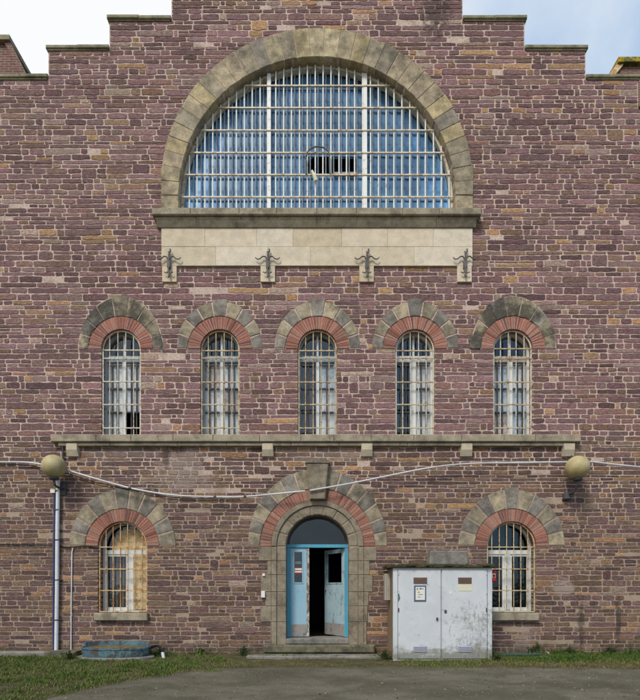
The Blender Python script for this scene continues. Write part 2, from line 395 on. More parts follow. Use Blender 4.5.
wall = MB()
bp = sorted([-.1, Z(640), Z(613), Z(546), Z(436), Z(349), Z(267), Z(213)] + [Z(p) for _, p in STEPS])
lines = []
for i in range(len(bp) - 1):
    z0, z1 = bp[i], bp[i+1]; h = z1 - z0
    mean = .096 if z0 < Z(440) else .115
    n = max(1, round(h / mean)); ws = [R(.66, 1.36) for _ in range(n)]; s = sum(ws); z = z0
    for w_ in ws: lines.append(z); z += h * w_ / s
lines.append(bp[-1])
def line(i):
    z = lines[i]; fixed = any(abs(z - q) < 1e-4 for q in bp)
    amp = .004 if fixed else .02
    return lambda x: z + amp * noise.noise(Vector((x*.8, i*7.3, 0))) + (0 if fixed else .008*noise.noise(Vector((x*3.1, i*3.7, 5))))
taken = {}
for i in range(len(lines) - 1):
    z0, z1 = lines[i], lines[i+1]; lim = halfw(z1) - .004
    ex = [(a, b) for a, b, _ in excl(z0, z1)] + taken.get(i, [])
    jambs = [q for a, b, deep in excl(z0, z1) if deep for q in (a, b)]
    ex.sort(); free = []; x = AXX - lim
    for a, b in ex:
        if a > x: free.append((x, a))
        x = max(x, b)
    if x < AXX + lim: free.append((x, AXX + lim))
    lo, hi = line(i), line(i+1); low = z0 < Z(440)
    for (a, b) in free:
        if b - a < .04: continue
        ws = []; rem = b - a
        while rem > 0:
            w_ = random.lognormvariate(math.log(.31 if low else .37), .52); w_ = min(max(w_, .11), .95); ws.append(w_); rem -= w_
        k = (b - a) / sum(ws); x = a
        for w_ in ws:
            w_ *= k; g = R(.0045, .011)
            xa, xb = x + (g if x > a + 1e-5 or a not in jambs else 0), x + w_ - (g if abs(x + w_ - b) > 1e-5 or b not in jambs else 0)
            deep = (abs(x - a) < 1e-5 and a in jambs) or (abs(x + w_ - b) < 1e-5 and b in jambs)
            x += w_
            if xb - xa < .05: continue
            if not deep and random.random() < (.02 if low else .01): continue
            gz = R(.0035, .0085); yb = .36 if deep else .03
            yf = -R(.005, .011); bev = R(.003, .006)
            h = z1 - z0; t = random.random()
            top = hi
            if i + 2 < len(lines) and t < .02 and .2 < w_ < .5 and not deep and lines[i+1] not in bp:
                e2 = excl(z1, lines[i+2])
                if h + lines[i+2] - z1 < .32 and all(xb < p - .1 or xa > q + .1 for p, q, _ in e2) and abs(xb) < halfw(lines[i+2]) - .1:
                    taken.setdefault(i+1, []).append((xa - g, xb + g)); top = line(i+2)
            if t > .94 and h > .13 and not deep:
                f_ = R(.4, .6); mid = (lambda f_: lambda xx: lo(xx) + (hi(xx) - lo(xx))*f_)(f_)
                parts = [(xa, xb, lo, mid)]
                if w_ > .35:
                    xm = xa + (xb - xa)*R(.35, .65); parts += [(xa, xm - g, mid, hi), (xm + g, xb, mid, hi)]
                else: parts.append((xa, xb, mid, hi))
            else: parts = [(xa, xb, lo, top)]
            for (p, q, l_, u_) in parts:
                if q - p < .05: continue
                poly = stone_poly(p, q, (lambda u_: lambda xx: u_(xx) - gz)(u_), (lambda l_: lambda xx: l_(xx) + gz)(l_))
                wall.block(poly, yf, yb, bev, pal(z0, p), tilt=.0012)
STONE_N = len(wall.f)
# lime mortar bed with its openings and reveals
wall.mat = 1
outline = []
for k, (hw, py) in enumerate(STEPS): outline += [(AXX + hw/S, Z(STEPS[k-1][1]) if k else -.3), (AXX + hw/S, Z(py))]
full = outline + [(2*AXX - p[0], p[1]) for p in outline[::-1]]
holes = [arch(cx, hw + .006, zs, zb, 32) for (cx, hw, zs, zb, _, _) in OPEN]
sheet(wall, [full] + holes, 0.0)
for hl in holes:
    n = len(hl); wall.add([(p[0], 0, p[1]) for p in hl] + [(p[0], .5, p[1]) for p in hl], [(i, (i+1) % n, n + (i+1) % n, n + i) for i in range(n)])
n = len(full); wall.add([(p[0], 0, p[1]) for p in full] + [(p[0], .5, p[1]) for p in full], [(i, (i+1) % n, n + (i+1) % n, n + i) for i in range(n)])
sheet(wall, [full] + holes, 0.5)
wall.build('wall', [M['stone'], M['mortar']], B)

M['stone_side'] = lichen('rough_side_wall', (.16, .1, .095), (.24, .16, .14), .4, .05)
# side walls, back wall, roof and the inside
bx = MB(); hw = 321/S - .02; zt = Z(84)
bx.box(AXX-hw, AXX-hw+.5, .5, 13, -.3, zt); bx.build('side_wall', M['stone_side'], B)
bx = MB(); bx.box(AXX+hw-.5, AXX+hw, .5, 13, -.3, zt); bx.build('side_wall', M['stone_side'], B)
bx = MB(); bx.box(AXX-hw+.5, AXX+hw-.5, 12.5, 13, -.3, zt); bx.build('back_wall', M['mortar'], B)
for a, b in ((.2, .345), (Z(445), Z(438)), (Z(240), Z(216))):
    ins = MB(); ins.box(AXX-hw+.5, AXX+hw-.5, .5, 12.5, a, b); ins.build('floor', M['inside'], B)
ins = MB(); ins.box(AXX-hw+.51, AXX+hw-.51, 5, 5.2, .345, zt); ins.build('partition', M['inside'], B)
rf = MB(); zr = Z(-62)
rf.add([(AXX-hw-.2, .45, zt-.1), (AXX, .45, zr), (AXX+hw+.2, .45, zt-.1), (AXX-hw-.2, 13.2, zt-.1), (AXX, 13.2, zr), (AXX+hw+.2, 13.2, zt-.1)], [(0,1,4,3), (1,2,5,4), (0,2,1), (3,4,5)])
rf.build('roof', M['roof'], B)

# gable copings: each step has its own slab
prev = None
for k, (hw, py) in enumerate(STEPS):
    inner = STEPS[k+1][0] if k+1 < len(STEPS) else -hw
    for sgn in ((-1, 1) if inner > 0 else (1,)):
        a, b = AXX + sgn*(hw + 2)/S, AXX + sgn*(inner if inner > 0 else -hw - 2)/S
        x0, x1 = min(a, b), max(a, b)
        c = MB(); n = max(1, int((x1-x0)/.55)); z = Z(py)
        xs = [x0 + (x1-x0)*i/n for i in range(n+1)]
        for i in range(n):
            dz = R(-.006, .006)
            c.block([(xs[i]+.003, z-.005+dz), (xs[i+1]-.003, z-.005+dz), (xs[i+1]-.003, z+.078+dz), (xs[i]+.003, z+.078+dz)], -.055+R(-.008,.008), .62, .014, back=True)
        c.box(x0+.03, x1-.03, -.025, .5, z-.03, z-.003)
        c.build('gable_coping', M['coping'], B)

# voussoir rings
TAN = [(.33,.28,.2), (.37,.31,.215), (.28,.24,.175)]; GREY = [(.235,.212,.18), (.26,.235,.2), (.2,.184,.165)]
def voussoirs(name, cx, cz, ri, ro, n, y0, y1, mat, cols, gap=.012, key=None, seg=4, th=(0, math.pi), bev=.008, jit=.008):
    mb = MB(); t0, t1 = th; mb.mat = 1; N = 48
    sec = [(cx + (ro(t)-.004)*math.cos(t), cz + (ro(t)-.004)*math.sin(t)) for t in [t0+(t1-t0)*i/N for i in range(N+1)]] + [(cx + (ri(t)+.004)*math.cos(t), cz + (ri(t)+.004)*math.sin(t)) for t in [t1-(t1-t0)*i/N for i in range(N+1)]]
    bed = [(q, y0 + bev*.9) for q in sec]; n_ = len(sec)
    mb.add([(q[0], y0+bev*.9, q[1]) for q in sec] + [(q[0], y1, q[1]) for q in sec], [(i, i+1, n_-2-i, n_-1-i) for i in range(N)] + [(i, n_+i, n_+(i+1)%n_, (i+1)%n_) for i in range(n_)])
    mb.mat = 0
    kk = n // 2
    for i in range(n):
        a0 = t0 + (t1 - t0)*i/n; a1 = t0 + (t1 - t0)*(i+1)/n; am = (a0+a1)/2
        r0, r1 = ri(am), ro(am) + R(-jit, jit)
        if key and i == kk: r0 -= key[1]; r1 += key[0]
        g0 = gap / r0; g1 = gap / r1
        o_ = [(cx + (r1 if key and i == kk else ro(a0+(a1-a0)*s/seg) + (r1-ro(am)))*math.cos(a0+g1+(a1-a0-2*g1)*s/seg), cz + (r1 if key and i == kk else ro(a0+(a1-a0)*s/seg) + (r1-ro(am)))*math.sin(a0+g1+(a1-a0-2*g1)*s/seg)) for s in range(seg+1)]
        i_ = [(cx + r0*math.cos(a0+g0+(a1-a0-2*g0)*s/seg), cz + r0*math.sin(a0+g0+(a1-a0-2*g0)*s/seg)) for s in range(seg+1)]
        c = cols(i, n); g = R(.82, 1.15); c = tuple(k*g for k in c)
        poly = o_ + i_[::-1]
        if seg > 1 and i_ and bev > .006: poly = [(p_[0] + R(-1, 1)*jit*.45, p_[1] + R(-1, 1)*jit*.45) for p_ in poly]
        yy = y0 - (.05 if key and i == kk and key[2] else R(0, .008))
        mb.block(poly, yy, y1, bev, c)
    return mb.build(name, [mat, M['mortar']], B)
def alt(i, n): return random.choice(GREY if (i - n//2) % 2 == 0 else TAN)
def brickcol(i, n): return random.choice([(.31,.125,.092), (.36,.15,.11), (.265,.105,.08), (.34,.185,.145), (.2,.09,.075), (.3,.15,.115)])
for k, p in enumerate(UPW):
    cx, hw, zs = X(p), 19.6/S, Z(349); mossy = k in (0, 4)
    voussoirs('stone_arch', cx, zs, lambda t: 32.6/S, (lambda t: (43 + 9.5*math.sin(t)**3)/S) if mossy else (lambda t: (43 + 4*math.sin(t)**2)/S), 9, -.022, .1, M['mossy_arch' if mossy else 'arch_stone'],
              (lambda i, n: random.choice(TAN if R(0,1) < .5 else GREY)) if mossy else alt, gap=.006 if mossy else .016, key=None if mossy else (.055, .0, False), jit=.025 if mossy else .01)
    voussoirs('brick_arch', cx, zs, lambda t: hw, lambda t: 32/S, 31, -.016, .34, M['brick'], brickcol, gap=.0055, seg=1, bev=.004, jit=.004)
for p in LOW:
    cx, hw, zs = X(p), 24.5/S, Z(546)
    voussoirs('stone_arch', cx, zs, lambda t: 37.2/S, lambda t: (53 + 3.5*math.sin(t)**2)/S, 11, -.022, .1, M['arch_stone'],
              lambda i, n: random.choice(TAN if i % 2 == 0 else GREY) if i != n//2 else GREY[0], gap=.02, key=(.055, .0, False))
    voussoirs('brick_arch', cx, zs, lambda t: hw, lambda t: 36.6/S, 38, -.016, .42, M['brick'], brickcol, gap=.0055, seg=1, bev=.004, jit=.004)
cx, hw, zs = DOOR[:3]
voussoirs('stone_arch', cx, zs, lambda t: 57.8/S, lambda t: (69 + 8*math.sin(t)**1.5)/S, 15, -.022, .1, M['arch_stone'],
          lambda i, n: random.choice(TAN if i % 2 == 0 else GREY) if i != 7 else (.2,.185,.15), gap=.02)
voussoirs('brick_arch', cx, zs, lambda t: 46.3/S, lambda t: 57.2/S, 58, -.016, .1, M['brick'], brickcol, gap=.007, seg=1, bev=.004, jit=.004)
voussoirs('door_arch', cx, zs, lambda t: 41/S, lambda t: 46/S, 9, -.04, .1, M['jamb'], lambda i, n: (1,1,1), gap=.004, seg=6, bev=.008, jit=0)
voussoirs('door_arch', cx, zs, lambda t: hw, lambda t: 40.9/S, 9, -.012, .3, M['jamb'], lambda i, n: (1,1,1), gap=.004, seg=6, bev=.02, jit=0)
ks = MB(); ks.block([(X(310), Z(500.5)), (X(325), Z(500.5)), (X(328.5), Z(465)), (X(306.5), Z(465))], -.16, .05, .018)
ks.box(X(306), X(329), -.175, .05, Z(464.8), Z(462)); ks.build('keystone', M['jamb'], B)
# door jamb quoins
rows = [547, 561, 575, 592, 606, 622, 651]
for sgn in (-1, 1):
    q = MB()
    for i in range(6):
        outer = (58.5, 50, 56.5, 52, 57, 47)[i] if sgn < 0 else (59, 52, 55, 51, 50, 49)[i]
        for (ra, rb, yf) in ((31.5, 40.6, -.012), (40.8, 46, -.04), (46.2, outer, -.022)):
            a, b = cx + sgn*ra/S, cx + sgn*rb/S; x0, x1 = min(a, b), max(a, b)
            q.block([(x0, Z(rows[i+1])+.004), (x1, Z(rows[i+1])+.004), (x1, Z(rows[i])-.004), (x0, Z(rows[i])-.004)], yf - R(0,.006), .3 if ra < 40 else .03, .008)
    q.build('door_jamb', M['jamb'], B)
# the big arch
cz = 196.5
def big_out(t):
    # circle of radius 155.5 around a centre 11 px higher, measured from the inner centre
    s = math.sin(t); return (11*s + math.sqrt(155.5**2 - (11*math.cos(t))**2))/S
voussoirs('stone_arch', AXX, Z(cz), lambda t: 138/S, big_out, 33, -.045, .26, M['arch_stone'],
          lambda i, n: random.choice([(.33,.28,.2), (.39,.32,.22), (.28,.24,.18), (.25,.22,.18), (.42,.35,.23), (.42,.34,.2)]), gap=.005, seg=3, th=(0, math.pi), jit=.012)
for sgn in (-1, 1):
    st = MB(); a, b = AXX + sgn*138/S, AXX + sgn*155.5/S
    st.block([(min(a,b), Z(213)), (max(a,b), Z(213)), (max(a,b), Z(197)), (min(a,b), Z(197))], -.045, .26, .012, (.36,.3,.2))
    st.build('arch_springer', M['arch_stone'], B)

# sill cornice under the big window, its pale frieze and the wall anchors
def course(mb, x0, x1, z0, z1, y0, y1, n, bev=.01, g=.003, cols=None):
    xs = [x0 + (x1-x0)*(i + (R(-.15,.15) if 0 < i < n else 0))/n for i in range(n+1)]
    for i in range(n): mb.block([(xs[i]+g, z0), (xs[i+1]-g, z0), (xs[i+1]-g, z1), (xs[i]+g, z1)], y0 + R(0,.006), y1, bev, random.choice(cols) if cols else (1,1,1), back=True)
CREAM = [(.6,.51,.38), (.64,.55,.42), (.57,.475,.34), (.66,.58,.46), (.62,.5,.36)]
co = MB(); course(co, X(155), X(478.5), Z(221.5), Z(214.5), -.21, .3, 8, .016)
course(co, X(157), X(476.5), Z(224), Z(221.6), -.15, .0, 8)
for i in range(8):
    x0 = X(158) + (X(475)-X(158))*i/8; x1 = X(158) + (X(475)-X(158))*(i+1)/8 - .005
    co.add([(x0,-.14,Z(224.1)),(x1,-.14,Z(224.1)),(x1,-.11,Z(226.5)),(x0,-.11,Z(226.5)),(x1,-.07,Z(229.5)),(x0,-.07,Z(229.5)),(x0,0,Z(229.5)),(x1,0,Z(229.5))], [(0,1,2,3),(3,2,4,5),(5,4,7,6)])
co.build('window_cornice', M['sill'], B)
fr = MB(); course(fr, X(162), X(472), Z(248), Z(229.6), -.05, .02, 7, .004, .0015, CREAM); course(fr, X(162), X(472), Z(267), Z(248.1), -.05, .02, 6, .004, .0015, CREAM)
ANCH = [170, 268, 366.5, 464]
for p in ANCH: fr.block([(X(p-7.2), Z(283)), (X(p+7.2), Z(283)), (X(p+7.2), Z(267.1)), (X(p-7.2), Z(267.1))], -.047, .02, .006, random.choice(CREAM))
fr.build('frieze', M['ashlar'], B)
for p in ANCH:
    a = MB(); x = X(p); z = Z(265); y = -.085
    a.tube([(x, y, z+.17+.08), (x+.005, y-.02, z+.16), (x, y-.015, z), (x-.004, y-.02, z-.2), (x+.01, y-.03, z-.34)], .02, 6, r1=.022)
    a.tube([(x, y, z+.16), (x+.045, y-.02, z+.24), (x+.035, y-.02, z+.29)], .014, 6, r1=.02)
    for s in (-1, 1):
        a.tube([(x, y-.01, z+.03), (x+s*.05, y-.02, z+.12), (x+s*.11, y-.02, z+.125), (x+s*.17, y-.02, z+.07), (x+s*.23, y-.02, z+.06), (x+s*.275, y-.02, z+.1)], .018, 6, r1=.012)
        a.tube([(x, y-.01, z-.19), (x+s*.05, y-.02, z-.25), (x+s*.1, y-.02, z-.225)], .016, 6, r1=.012)
    a.box(x-.035, x+.035, y-.03, .0, z-.12, z+.02)
    a.build('wall_anchor', M['iron'], B)

# string course on corbels
s_ = MB(); course(s_, X(54), X(578), Z(443.5), Z(436.3), -.15, .02, 13, .014)
course(s_, X(60), X(573), Z(447), Z(443.7), -.1, .02, 9, .01)
s_.build('string_course', M['sill'], B)
for p in (74, 268, 366.5, 465.5, 567):
    c = MB(); c.add([(X(p-5.3), -.115, Z(445)), (X(p+5.3), -.115, Z(445)), (X(p+5.3), -.115, Z(451)), (X(p-5.3), -.115, Z(451)), (X(p+5.8), -.06, Z(457)), (X(p-5.8), -.06, Z(457)),
        (X(p+5.8), .02, Z(457)), (X(p-5.8), .02, Z(457)), (X(p+5.8), .02, Z(445)), (X(p-5.8), .02, Z(445))], [(0,1,2,3), (3,2,4,5), (5,4,6,7), (1,8,6,4,2), (0,3,5,7,9), (0,9,8,1)], (.5,.43,.32))
    c.build('corbel', M['ashlar'], B)
for p in LOW:
    c = MB(); c.block([(X(p-27), Z(620.5)), (X(p+26), Z(620.5)), (X(p+26), Z(613)), (X(p-27), Z(613))], -.1, .4, .014); c.build('window_sill', M['sill'], B)
c = MB(); c.block([(X(408), Z(563)), (X(416), Z(563)), (X(416), Z(560)), (X(408), Z(560))], -.02, .02, .004)

# ------------------------------------------------------------------ windows
def win_z(cx, hw, zs, x, inset_=0):
    d = x - cx; h = hw - inset_
    return zs + math.sqrt(max(0, h*h - d*d)) if abs(d) < h else zs
def window(p, hwp, pys, pyb, yf, bars, rails, barmat, railmat, framemat, label):
    cx, hw, zs, zb = X(p), hwp/S, Z(pys), Z(pyb)
    w = MB(); o_ = arch(cx, hw - .004, zs, zb + .002); i_ = arch(cx, hw - .055, zs, zb + .06)
    w.ring(o_, i_, yf, yf + .09)
    win = w.build('window', framemat, B); win['label'] = label
    g = MB(); yb = .045; g.mat = 0
    go = arch(cx, hw - .006, zs, zb + .012); gi = arch(cx, hw - .034, zs, zb + .04); g.ring(go, gi, yb - .012, yb + .012)
    for x in bars:
        x = X(x); dx = R(-.006, .006)
        g.tube([(x, yb - .002, zb + .03), (x + dx*.5, yb - .004 + R(-.004,.004), (zb+zs)/2), (x + dx, yb - .002, win_z(cx, hw, zs, x, .02))], .0115, 6)
    h = g; h.mat = 1
    for py in rails:
        z = Z(py); half = hw - .02 if z < zs else math.sqrt(max(.01, (hw-.02)**2 - (z-zs)**2))
        h.box(cx - half, cx + half, yb - .02, yb + .004, z - .011, z + .011)
        for x in bars:
            if abs(X(x) - cx) < half: h.box(X(x)-.02, X(x)+.02, yb-.026, yb+.006, z-.017, z+.017)
    h.build('security_bars', [barmat, railmat], win)
    return win, cx, hw, zs, zb
for k, p in enumerate(UPW):
    yf = .17
    if k == 0: bars, rails = [109, 117, 125, 133], [349.5, 357.7, 381, 404, 427.5]
    else: bars = [p - 12, p - 4.2, p + 3.8, p + 11.6]; rails = [350 if k != 4 else 348, 357.5, 381.5, 404, 427.5]
    win, cx, hw, zs, zb = window(p, 19.6, 349, 436, yf, bars, rails, M[('cream_bar','rust_yellow','rust_yellow','cream_bar','cream_bar')[k]], M['rust_yellow' if k else 'cream_bar'], M['grey_wood' if k in (0, 1, 2) else 'white_wood'],
        ['arched barred window with one lower pane missing', 'arched barred window with all shutters closed', 'arched barred window with the left leaf dark', 'arched barred window with blue left panes', 'arched barred window with white mullion and grey blind'][k])
    zt_ = Z(357.5)
    f = MB(); f.box(cx-hw+.05, cx+hw-.05, yf+.01, yf+.07, zt_ - .02, zt_ + .12)      # transom
    f.build('transom', M['tan' if k == 4 else 'grey_wood' if k < 3 else 'white_wood'], win)
    f = MB(); ww = .055 if k in (3, 4) else .035
    f.box(cx-ww, cx+ww, yf-.005, yf+.06, zb+.06, zt_-.022); f.box(cx-.022, cx+.022, yf+.02, yf+.06, zt_+.12, win_z(cx, hw, zs, cx, .05))
    f.build('mullion', M['white_wood'], win)
    rz = [zt_-.02, zt_-.02-(zt_-zb-.08)*.36, zt_-.02-(zt_-zb-.08)*.68, zb+.06]
    for s in (-1, 1):
        f = MB(); xa, xb = cx + s*ww, cx + s*(hw-.055); 
        for u in (.36, .7) if k != 2 else (.5,): f.box(xa+(xb-xa)*u-.014, xa+(xb-xa)*u+.014, yf+.012, yf+.03, zb+.062, zt_-.03)
        for z in rz[1:3]: f.box(min(xa,xb)+.02, max(xa,xb)-.02, yf+.008, yf+.034, z-.016, z+.016)
        f.box(min(xa,xb)+.03, max(xa,xb)-.03, yf+.008, yf+.034, rz[0]-.09, rz[0]-.065)
        f.build('glazing_bar', M['dark_iron'], win)
    pane = [('w','w','w','w','w','d'), ('t','w','w','w','t','w'), ('d','d','d','b','w','w'), ('g','g','g','w','w','w'), ('b','b','t','w','b','b')][k]
    kinds = {}
    for c_ in range(2):
        s = -1 if c_ == 0 else 1; xa, xb = sorted((cx + s*(ww+.012), cx + s*(hw-.06)))
        for r in range(3): kinds.setdefault(pane[c_*3+r], []).append((xa, xb, rz[r+1]+.012, rz[r]-.012))
    for kd, cells in kinds.items():
        if kd in 'gd': continue
        for (xa, xb, z0, z1) in cells:
            b_ = MB(); b_.block([(xa-.012,z0),(xb+.012,z0),(xb+.012,z1),(xa-.012,z1)], yf+.055+R(0,.008), yf+.075, .004, back=True)
            b_.build({'w': 'shutter', 't': 'shutter', 'b': 'blind'}[kd], M[{'w': 'shutter', 't': 'tan', 'b': 'blind'}[kd]], win)
    if k == 2:
        b_ = MB(); xs = [cx-hw+.07+i*.02 for i in range(16)]
        b_.add([(x, yf+.25+.025*math.sin(i*1.9), z) for i, x in enumerate(xs) for z in (zb+.06, zt_-.05)], [(2*i, 2*i+2, 2*i+3, 2*i+1) for i in range(15)]); b_.build('curtain', M['curtain'], win)
    g = MB(); hole = [(cx+ww+.02, zb+.08), (cx+hw-.07, zb+.08), (cx+hw-.07, rz[2]-.02), (cx+ww+.02, rz[2]-.02)]
    sheet(g, [arch(cx, hw-.05, zs, zb+.05)] + ([hole] if k == 0 else []), yf+.045); g.build('pane', M['glass'], win)
for k, p in enumerate(LOW):
    yf = .25; o_ = p - 122.5
    bars = [105.5+o_, 112.5+o_, 119.8+o_, 127+o_, 134+o_, 141.5+o_] if k == 0 else [p - 19, p - 11.5, p - 4.3, p + 3, p + 10, p + 17]
    win, cx, hw, zs, zb = window(p, 24.5, 546, 613, yf, bars, [547, 569, 590.5], M['rust_bar' if k == 0 else 'rust_yellow'], M['rust_bar' if k == 0 else 'rust_yellow'], M['white_wood'],
        'arched window with rusty orange bars and ochre board inside' if k == 0 else 'arched window with yellowed bars and dark panes beside the cabinet')
    zt_ = Z(553)
    f = MB(); f.box(cx-hw+.05, cx+hw-.05, yf-.01, yf+.08, zt_-.01, zt_+.085); f.build('transom', M['white_wood'], win)
    f = MB(); mx = cx if k else cx + .09
    f.box(mx-.065, mx+.065, yf-.008, yf+.07, zb+.06, zt_-.012); f.build('mullion', M['white_wood'], win)
    for (xa, xb) in ((cx-hw+.056, mx-.066), (mx+.066, cx+hw-.056))[:1 if k == 0 else 2]:
        f = MB()
        for (a, b, c_, d_) in ((xa, xa+.045, zb+.061, zt_-.013), (xb-.045, xb, zb+.061, zt_-.013), (xa+.046, xb-.046, zb+.061, zb+.12), (xa+.046, xb-.046, zt_-.06, zt_-.013)): f.box(a, b, yf+.012, yf+.05, c_, d_)
        f.build('casement', M['white_wood'], win)
    g = MB(); sheet(g, [arch(cx, hw-.05, zs, zb+.05)], yf+.035); g.build('pane', M['glass' if k == 0 else 'glass_dark'], win)
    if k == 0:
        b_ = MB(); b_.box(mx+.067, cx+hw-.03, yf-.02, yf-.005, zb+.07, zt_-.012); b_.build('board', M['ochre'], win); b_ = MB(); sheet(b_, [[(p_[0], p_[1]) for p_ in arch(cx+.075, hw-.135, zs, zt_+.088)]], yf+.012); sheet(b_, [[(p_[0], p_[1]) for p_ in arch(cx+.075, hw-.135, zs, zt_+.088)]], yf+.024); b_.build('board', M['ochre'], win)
        b_ = MB(); xs = [cx-hw+.07+i*.02 for i in range(30)]
        b_.add([(x, yf+.16+.02*math.sin(i*1.7), z) for i, x in enumerate(xs) for z in (zb+.06, zt_-.02)], [(2*i, 2*i+2, 2*i+3, 2*i+1) for i in range(29)]); b_.build('curtain', M['curtain'], win)

# big semicircular window
yf = .17; cx, hw, zs, zb = BIG[0], 138/S, Z(196.5), Z(214)
w = MB(); o_ = arch(cx, hw-.004, zs, zb, 48); i_ = arch(cx, hw-.06, zs, zb+.03, 48); w.ring(o_, i_, yf-.02, yf+.1)
BW = w.build('window', M['cream_bar'], B); BW['label'] = 'great semicircular barred window of blue glass with a broken pane'
ML = [268.4, 365.6]
for p in ML:
    f = MB(); f.box(X(p)-.043, X(p)+.043, yf-.07, yf+.06, zb, win_z(cx, hw, zs, X(p), .02))
    f.build('mullion', M['white_bar'], BW)
bars = [268.4 + 7.82*i for i in range(-12, 24) if min(abs(268.4+7.82*i - q) for q in ML) > 3.2 and abs(268.4+7.82*i-AX) < 136]
g = MB()
for p in bars:
    x = X(p) * (D + .2)/D; dx = R(-.008, .008)
    if abs(x - cx) > hw - .05: continue
    g.tube([(x, yf-.05, zb+.01), (x+dx, yf-.05+R(-.006,.006), (zb+zs)/2+R(.3,1)), (x, yf-.05, max(zb+.05, win_z(cx, hw, zs, x, .02)))], .0165, 6)
h = g; h.mat = 1; RAILS = [86.7, 108.8, 131.3, 153.6, 175.6, 197.8]
def zset(py, y): return CAMZ - (py - HY)*(D + y)/(S*D)
for py in RAILS:
    z = zset(py, yf-.05); half = math.sqrt((hw-.03)**2 - max(0, z-zs)**2)
    h.box(cx-half, cx+half, yf-.085, yf-.058, z-.0125, z+.0125)
h.build('security_bars', [M['white_bar'], M['cream_rail']], BW)
# inner glazing bars a little behind, seen between the outer ones
g = MB()
for p in bars:
    x = X(p) * (D + .2)/D + .062
    if abs(x - cx) < hw - .1: g.box(x-.013, x+.013, yf+.075, yf+.1, zb+.03, win_z(cx, hw, zs, x, .07))
g.build('glazing_bar', M['pale_blue'], BW)
holez = (zset(175, yf), zset(153.5, yf))
g = MB(); hole = [W(308.5,174.5,yf), W(312,175.3,yf), W(331,175,yf), W(332,171,yf), W(357,172.5,yf), W(357.3,154.2,yf), W(333,154.5,yf), W(331,153.8,yf), W(318,150,yf), W(309,156,yf), W(306.5,165,yf)]
sheet(g, [arch(cx, hw-.05, zs, zb+.02, 48), [(p[0], p[2]) for p in hole]], yf+.115); g.build('pane', M['glass_blue'], BW)
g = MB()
# inner sheets in rows with the sky's blue reflection painted on, with the broken bay left out
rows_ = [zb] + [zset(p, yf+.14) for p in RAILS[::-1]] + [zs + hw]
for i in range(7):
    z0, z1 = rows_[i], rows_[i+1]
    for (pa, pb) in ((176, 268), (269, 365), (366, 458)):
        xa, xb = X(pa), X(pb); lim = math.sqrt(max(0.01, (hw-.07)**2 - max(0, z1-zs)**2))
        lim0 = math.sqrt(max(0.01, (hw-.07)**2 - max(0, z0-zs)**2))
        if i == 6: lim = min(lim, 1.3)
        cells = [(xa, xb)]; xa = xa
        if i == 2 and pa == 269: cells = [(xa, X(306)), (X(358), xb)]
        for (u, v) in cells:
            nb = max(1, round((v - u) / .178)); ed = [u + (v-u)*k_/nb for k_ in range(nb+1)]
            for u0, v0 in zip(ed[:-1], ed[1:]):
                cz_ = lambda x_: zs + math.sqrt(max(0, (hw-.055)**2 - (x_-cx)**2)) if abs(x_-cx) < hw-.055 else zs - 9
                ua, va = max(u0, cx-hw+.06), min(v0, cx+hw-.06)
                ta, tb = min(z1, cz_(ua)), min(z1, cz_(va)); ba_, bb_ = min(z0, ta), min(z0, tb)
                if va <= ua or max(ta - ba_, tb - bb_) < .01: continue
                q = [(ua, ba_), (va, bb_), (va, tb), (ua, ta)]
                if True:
                    t = R(.78, 1.2) * (1.7 if math.hypot((u0+v0)/2 - cx, (z0+z1)/2 - zs) > .84*hw else 1) * (1.5 if i < 2 and R(0,1) < .5 else 1.15 if i < 4 else .85); w_ = R(0, .07) if i < 4 else R(0, .03)  # paler lower rows paint bright reflections; rim paler too
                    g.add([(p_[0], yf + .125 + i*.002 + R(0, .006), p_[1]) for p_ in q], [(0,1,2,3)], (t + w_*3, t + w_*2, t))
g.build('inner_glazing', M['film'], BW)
for py in RAILS:
    z = zset(py + 2.0, yf+.1); half = math.sqrt((hw-.1)**2 - max(0, z-zs)**2); g = MB(); g.box(cx-half, cx+half, yf+.101, yf+.112, z-.018, z+.018); g.build('glazing_bar', M['film_bar'], BW)
# torn metal ring and rag at the broken pane
g = MB(); c0 = W(318, 156, yf-.12)
g.tube([(c0[0]-.27, c0[1], c0[2]-.42), (c0[0]-.27, c0[1], c0[2]-.02)] + [(c0[0]-.26*math.cos(math.pi*i/10), c0[1]-.02, c0[2]+.2*math.sin(math.pi*i/10)) for i in range(11)] + [(c0[0]+.27, c0[1], c0[2]-.4)], .017, 6)
g.build('bent_bar', M['iron'], BW)
g = MB(); q = [W(312,171,yf-.1), W(314.5,176,yf-.13), W(316,181,yf-.12)]
g.tube(q, .03, 6, r1=.05); g.build('torn_rag', M['paper_y'], BW)
g = MB(); a0, a1 = W(308, 155, yf+.13), W(332, 149, yf+.13)
g.box(W(333, 0, yf)[0], W(357, 0, yf)[0], yf+.05, yf+.1, zset(172.5, yf), zset(170, yf)); g.build('broken_sash', M['plank'], BW)

# ------------------------------------------------------------------ the door
cx, hw, zs = DOOR[:3]; yd = .3; z0 = .375
fr = MB(); fr.box(cx-hw+.002, cx-hw+.06, yd, yd+.1, z0, zs-.0); fr.box(cx+hw-.08, cx+hw-.002, yd, yd+.1, z0, zs); fr.box(cx-hw+.002, cx+hw-.002, yd-.01, yd+.1, zs, zs+.075)
fr.box(cx-hw+.061, cx-hw+.09, yd+.01, yd+.09, z0, zs-.002)
DR = fr.build('door_frame', M['door_blue'], B)
f = MB(); o_ = arch(cx, hw-.003, zs, zs+.076)[2:]; i_ = arch(cx, hw-.045, zs+.0, zs+.076)[2:]; f.ring(o_, i_, yd, yd+.06, closed=False); f.build('fanlight_frame', M['dark_iron'], DR)
f = MB(); sheet(f, [[(cx-hw+.03, zs+.076), (cx+hw-.03, zs+.076)] + arch(cx, hw-.03, zs, zs)[3:-1]], yd+.03); f.build('fanlight', M['glass_dark'], DR)
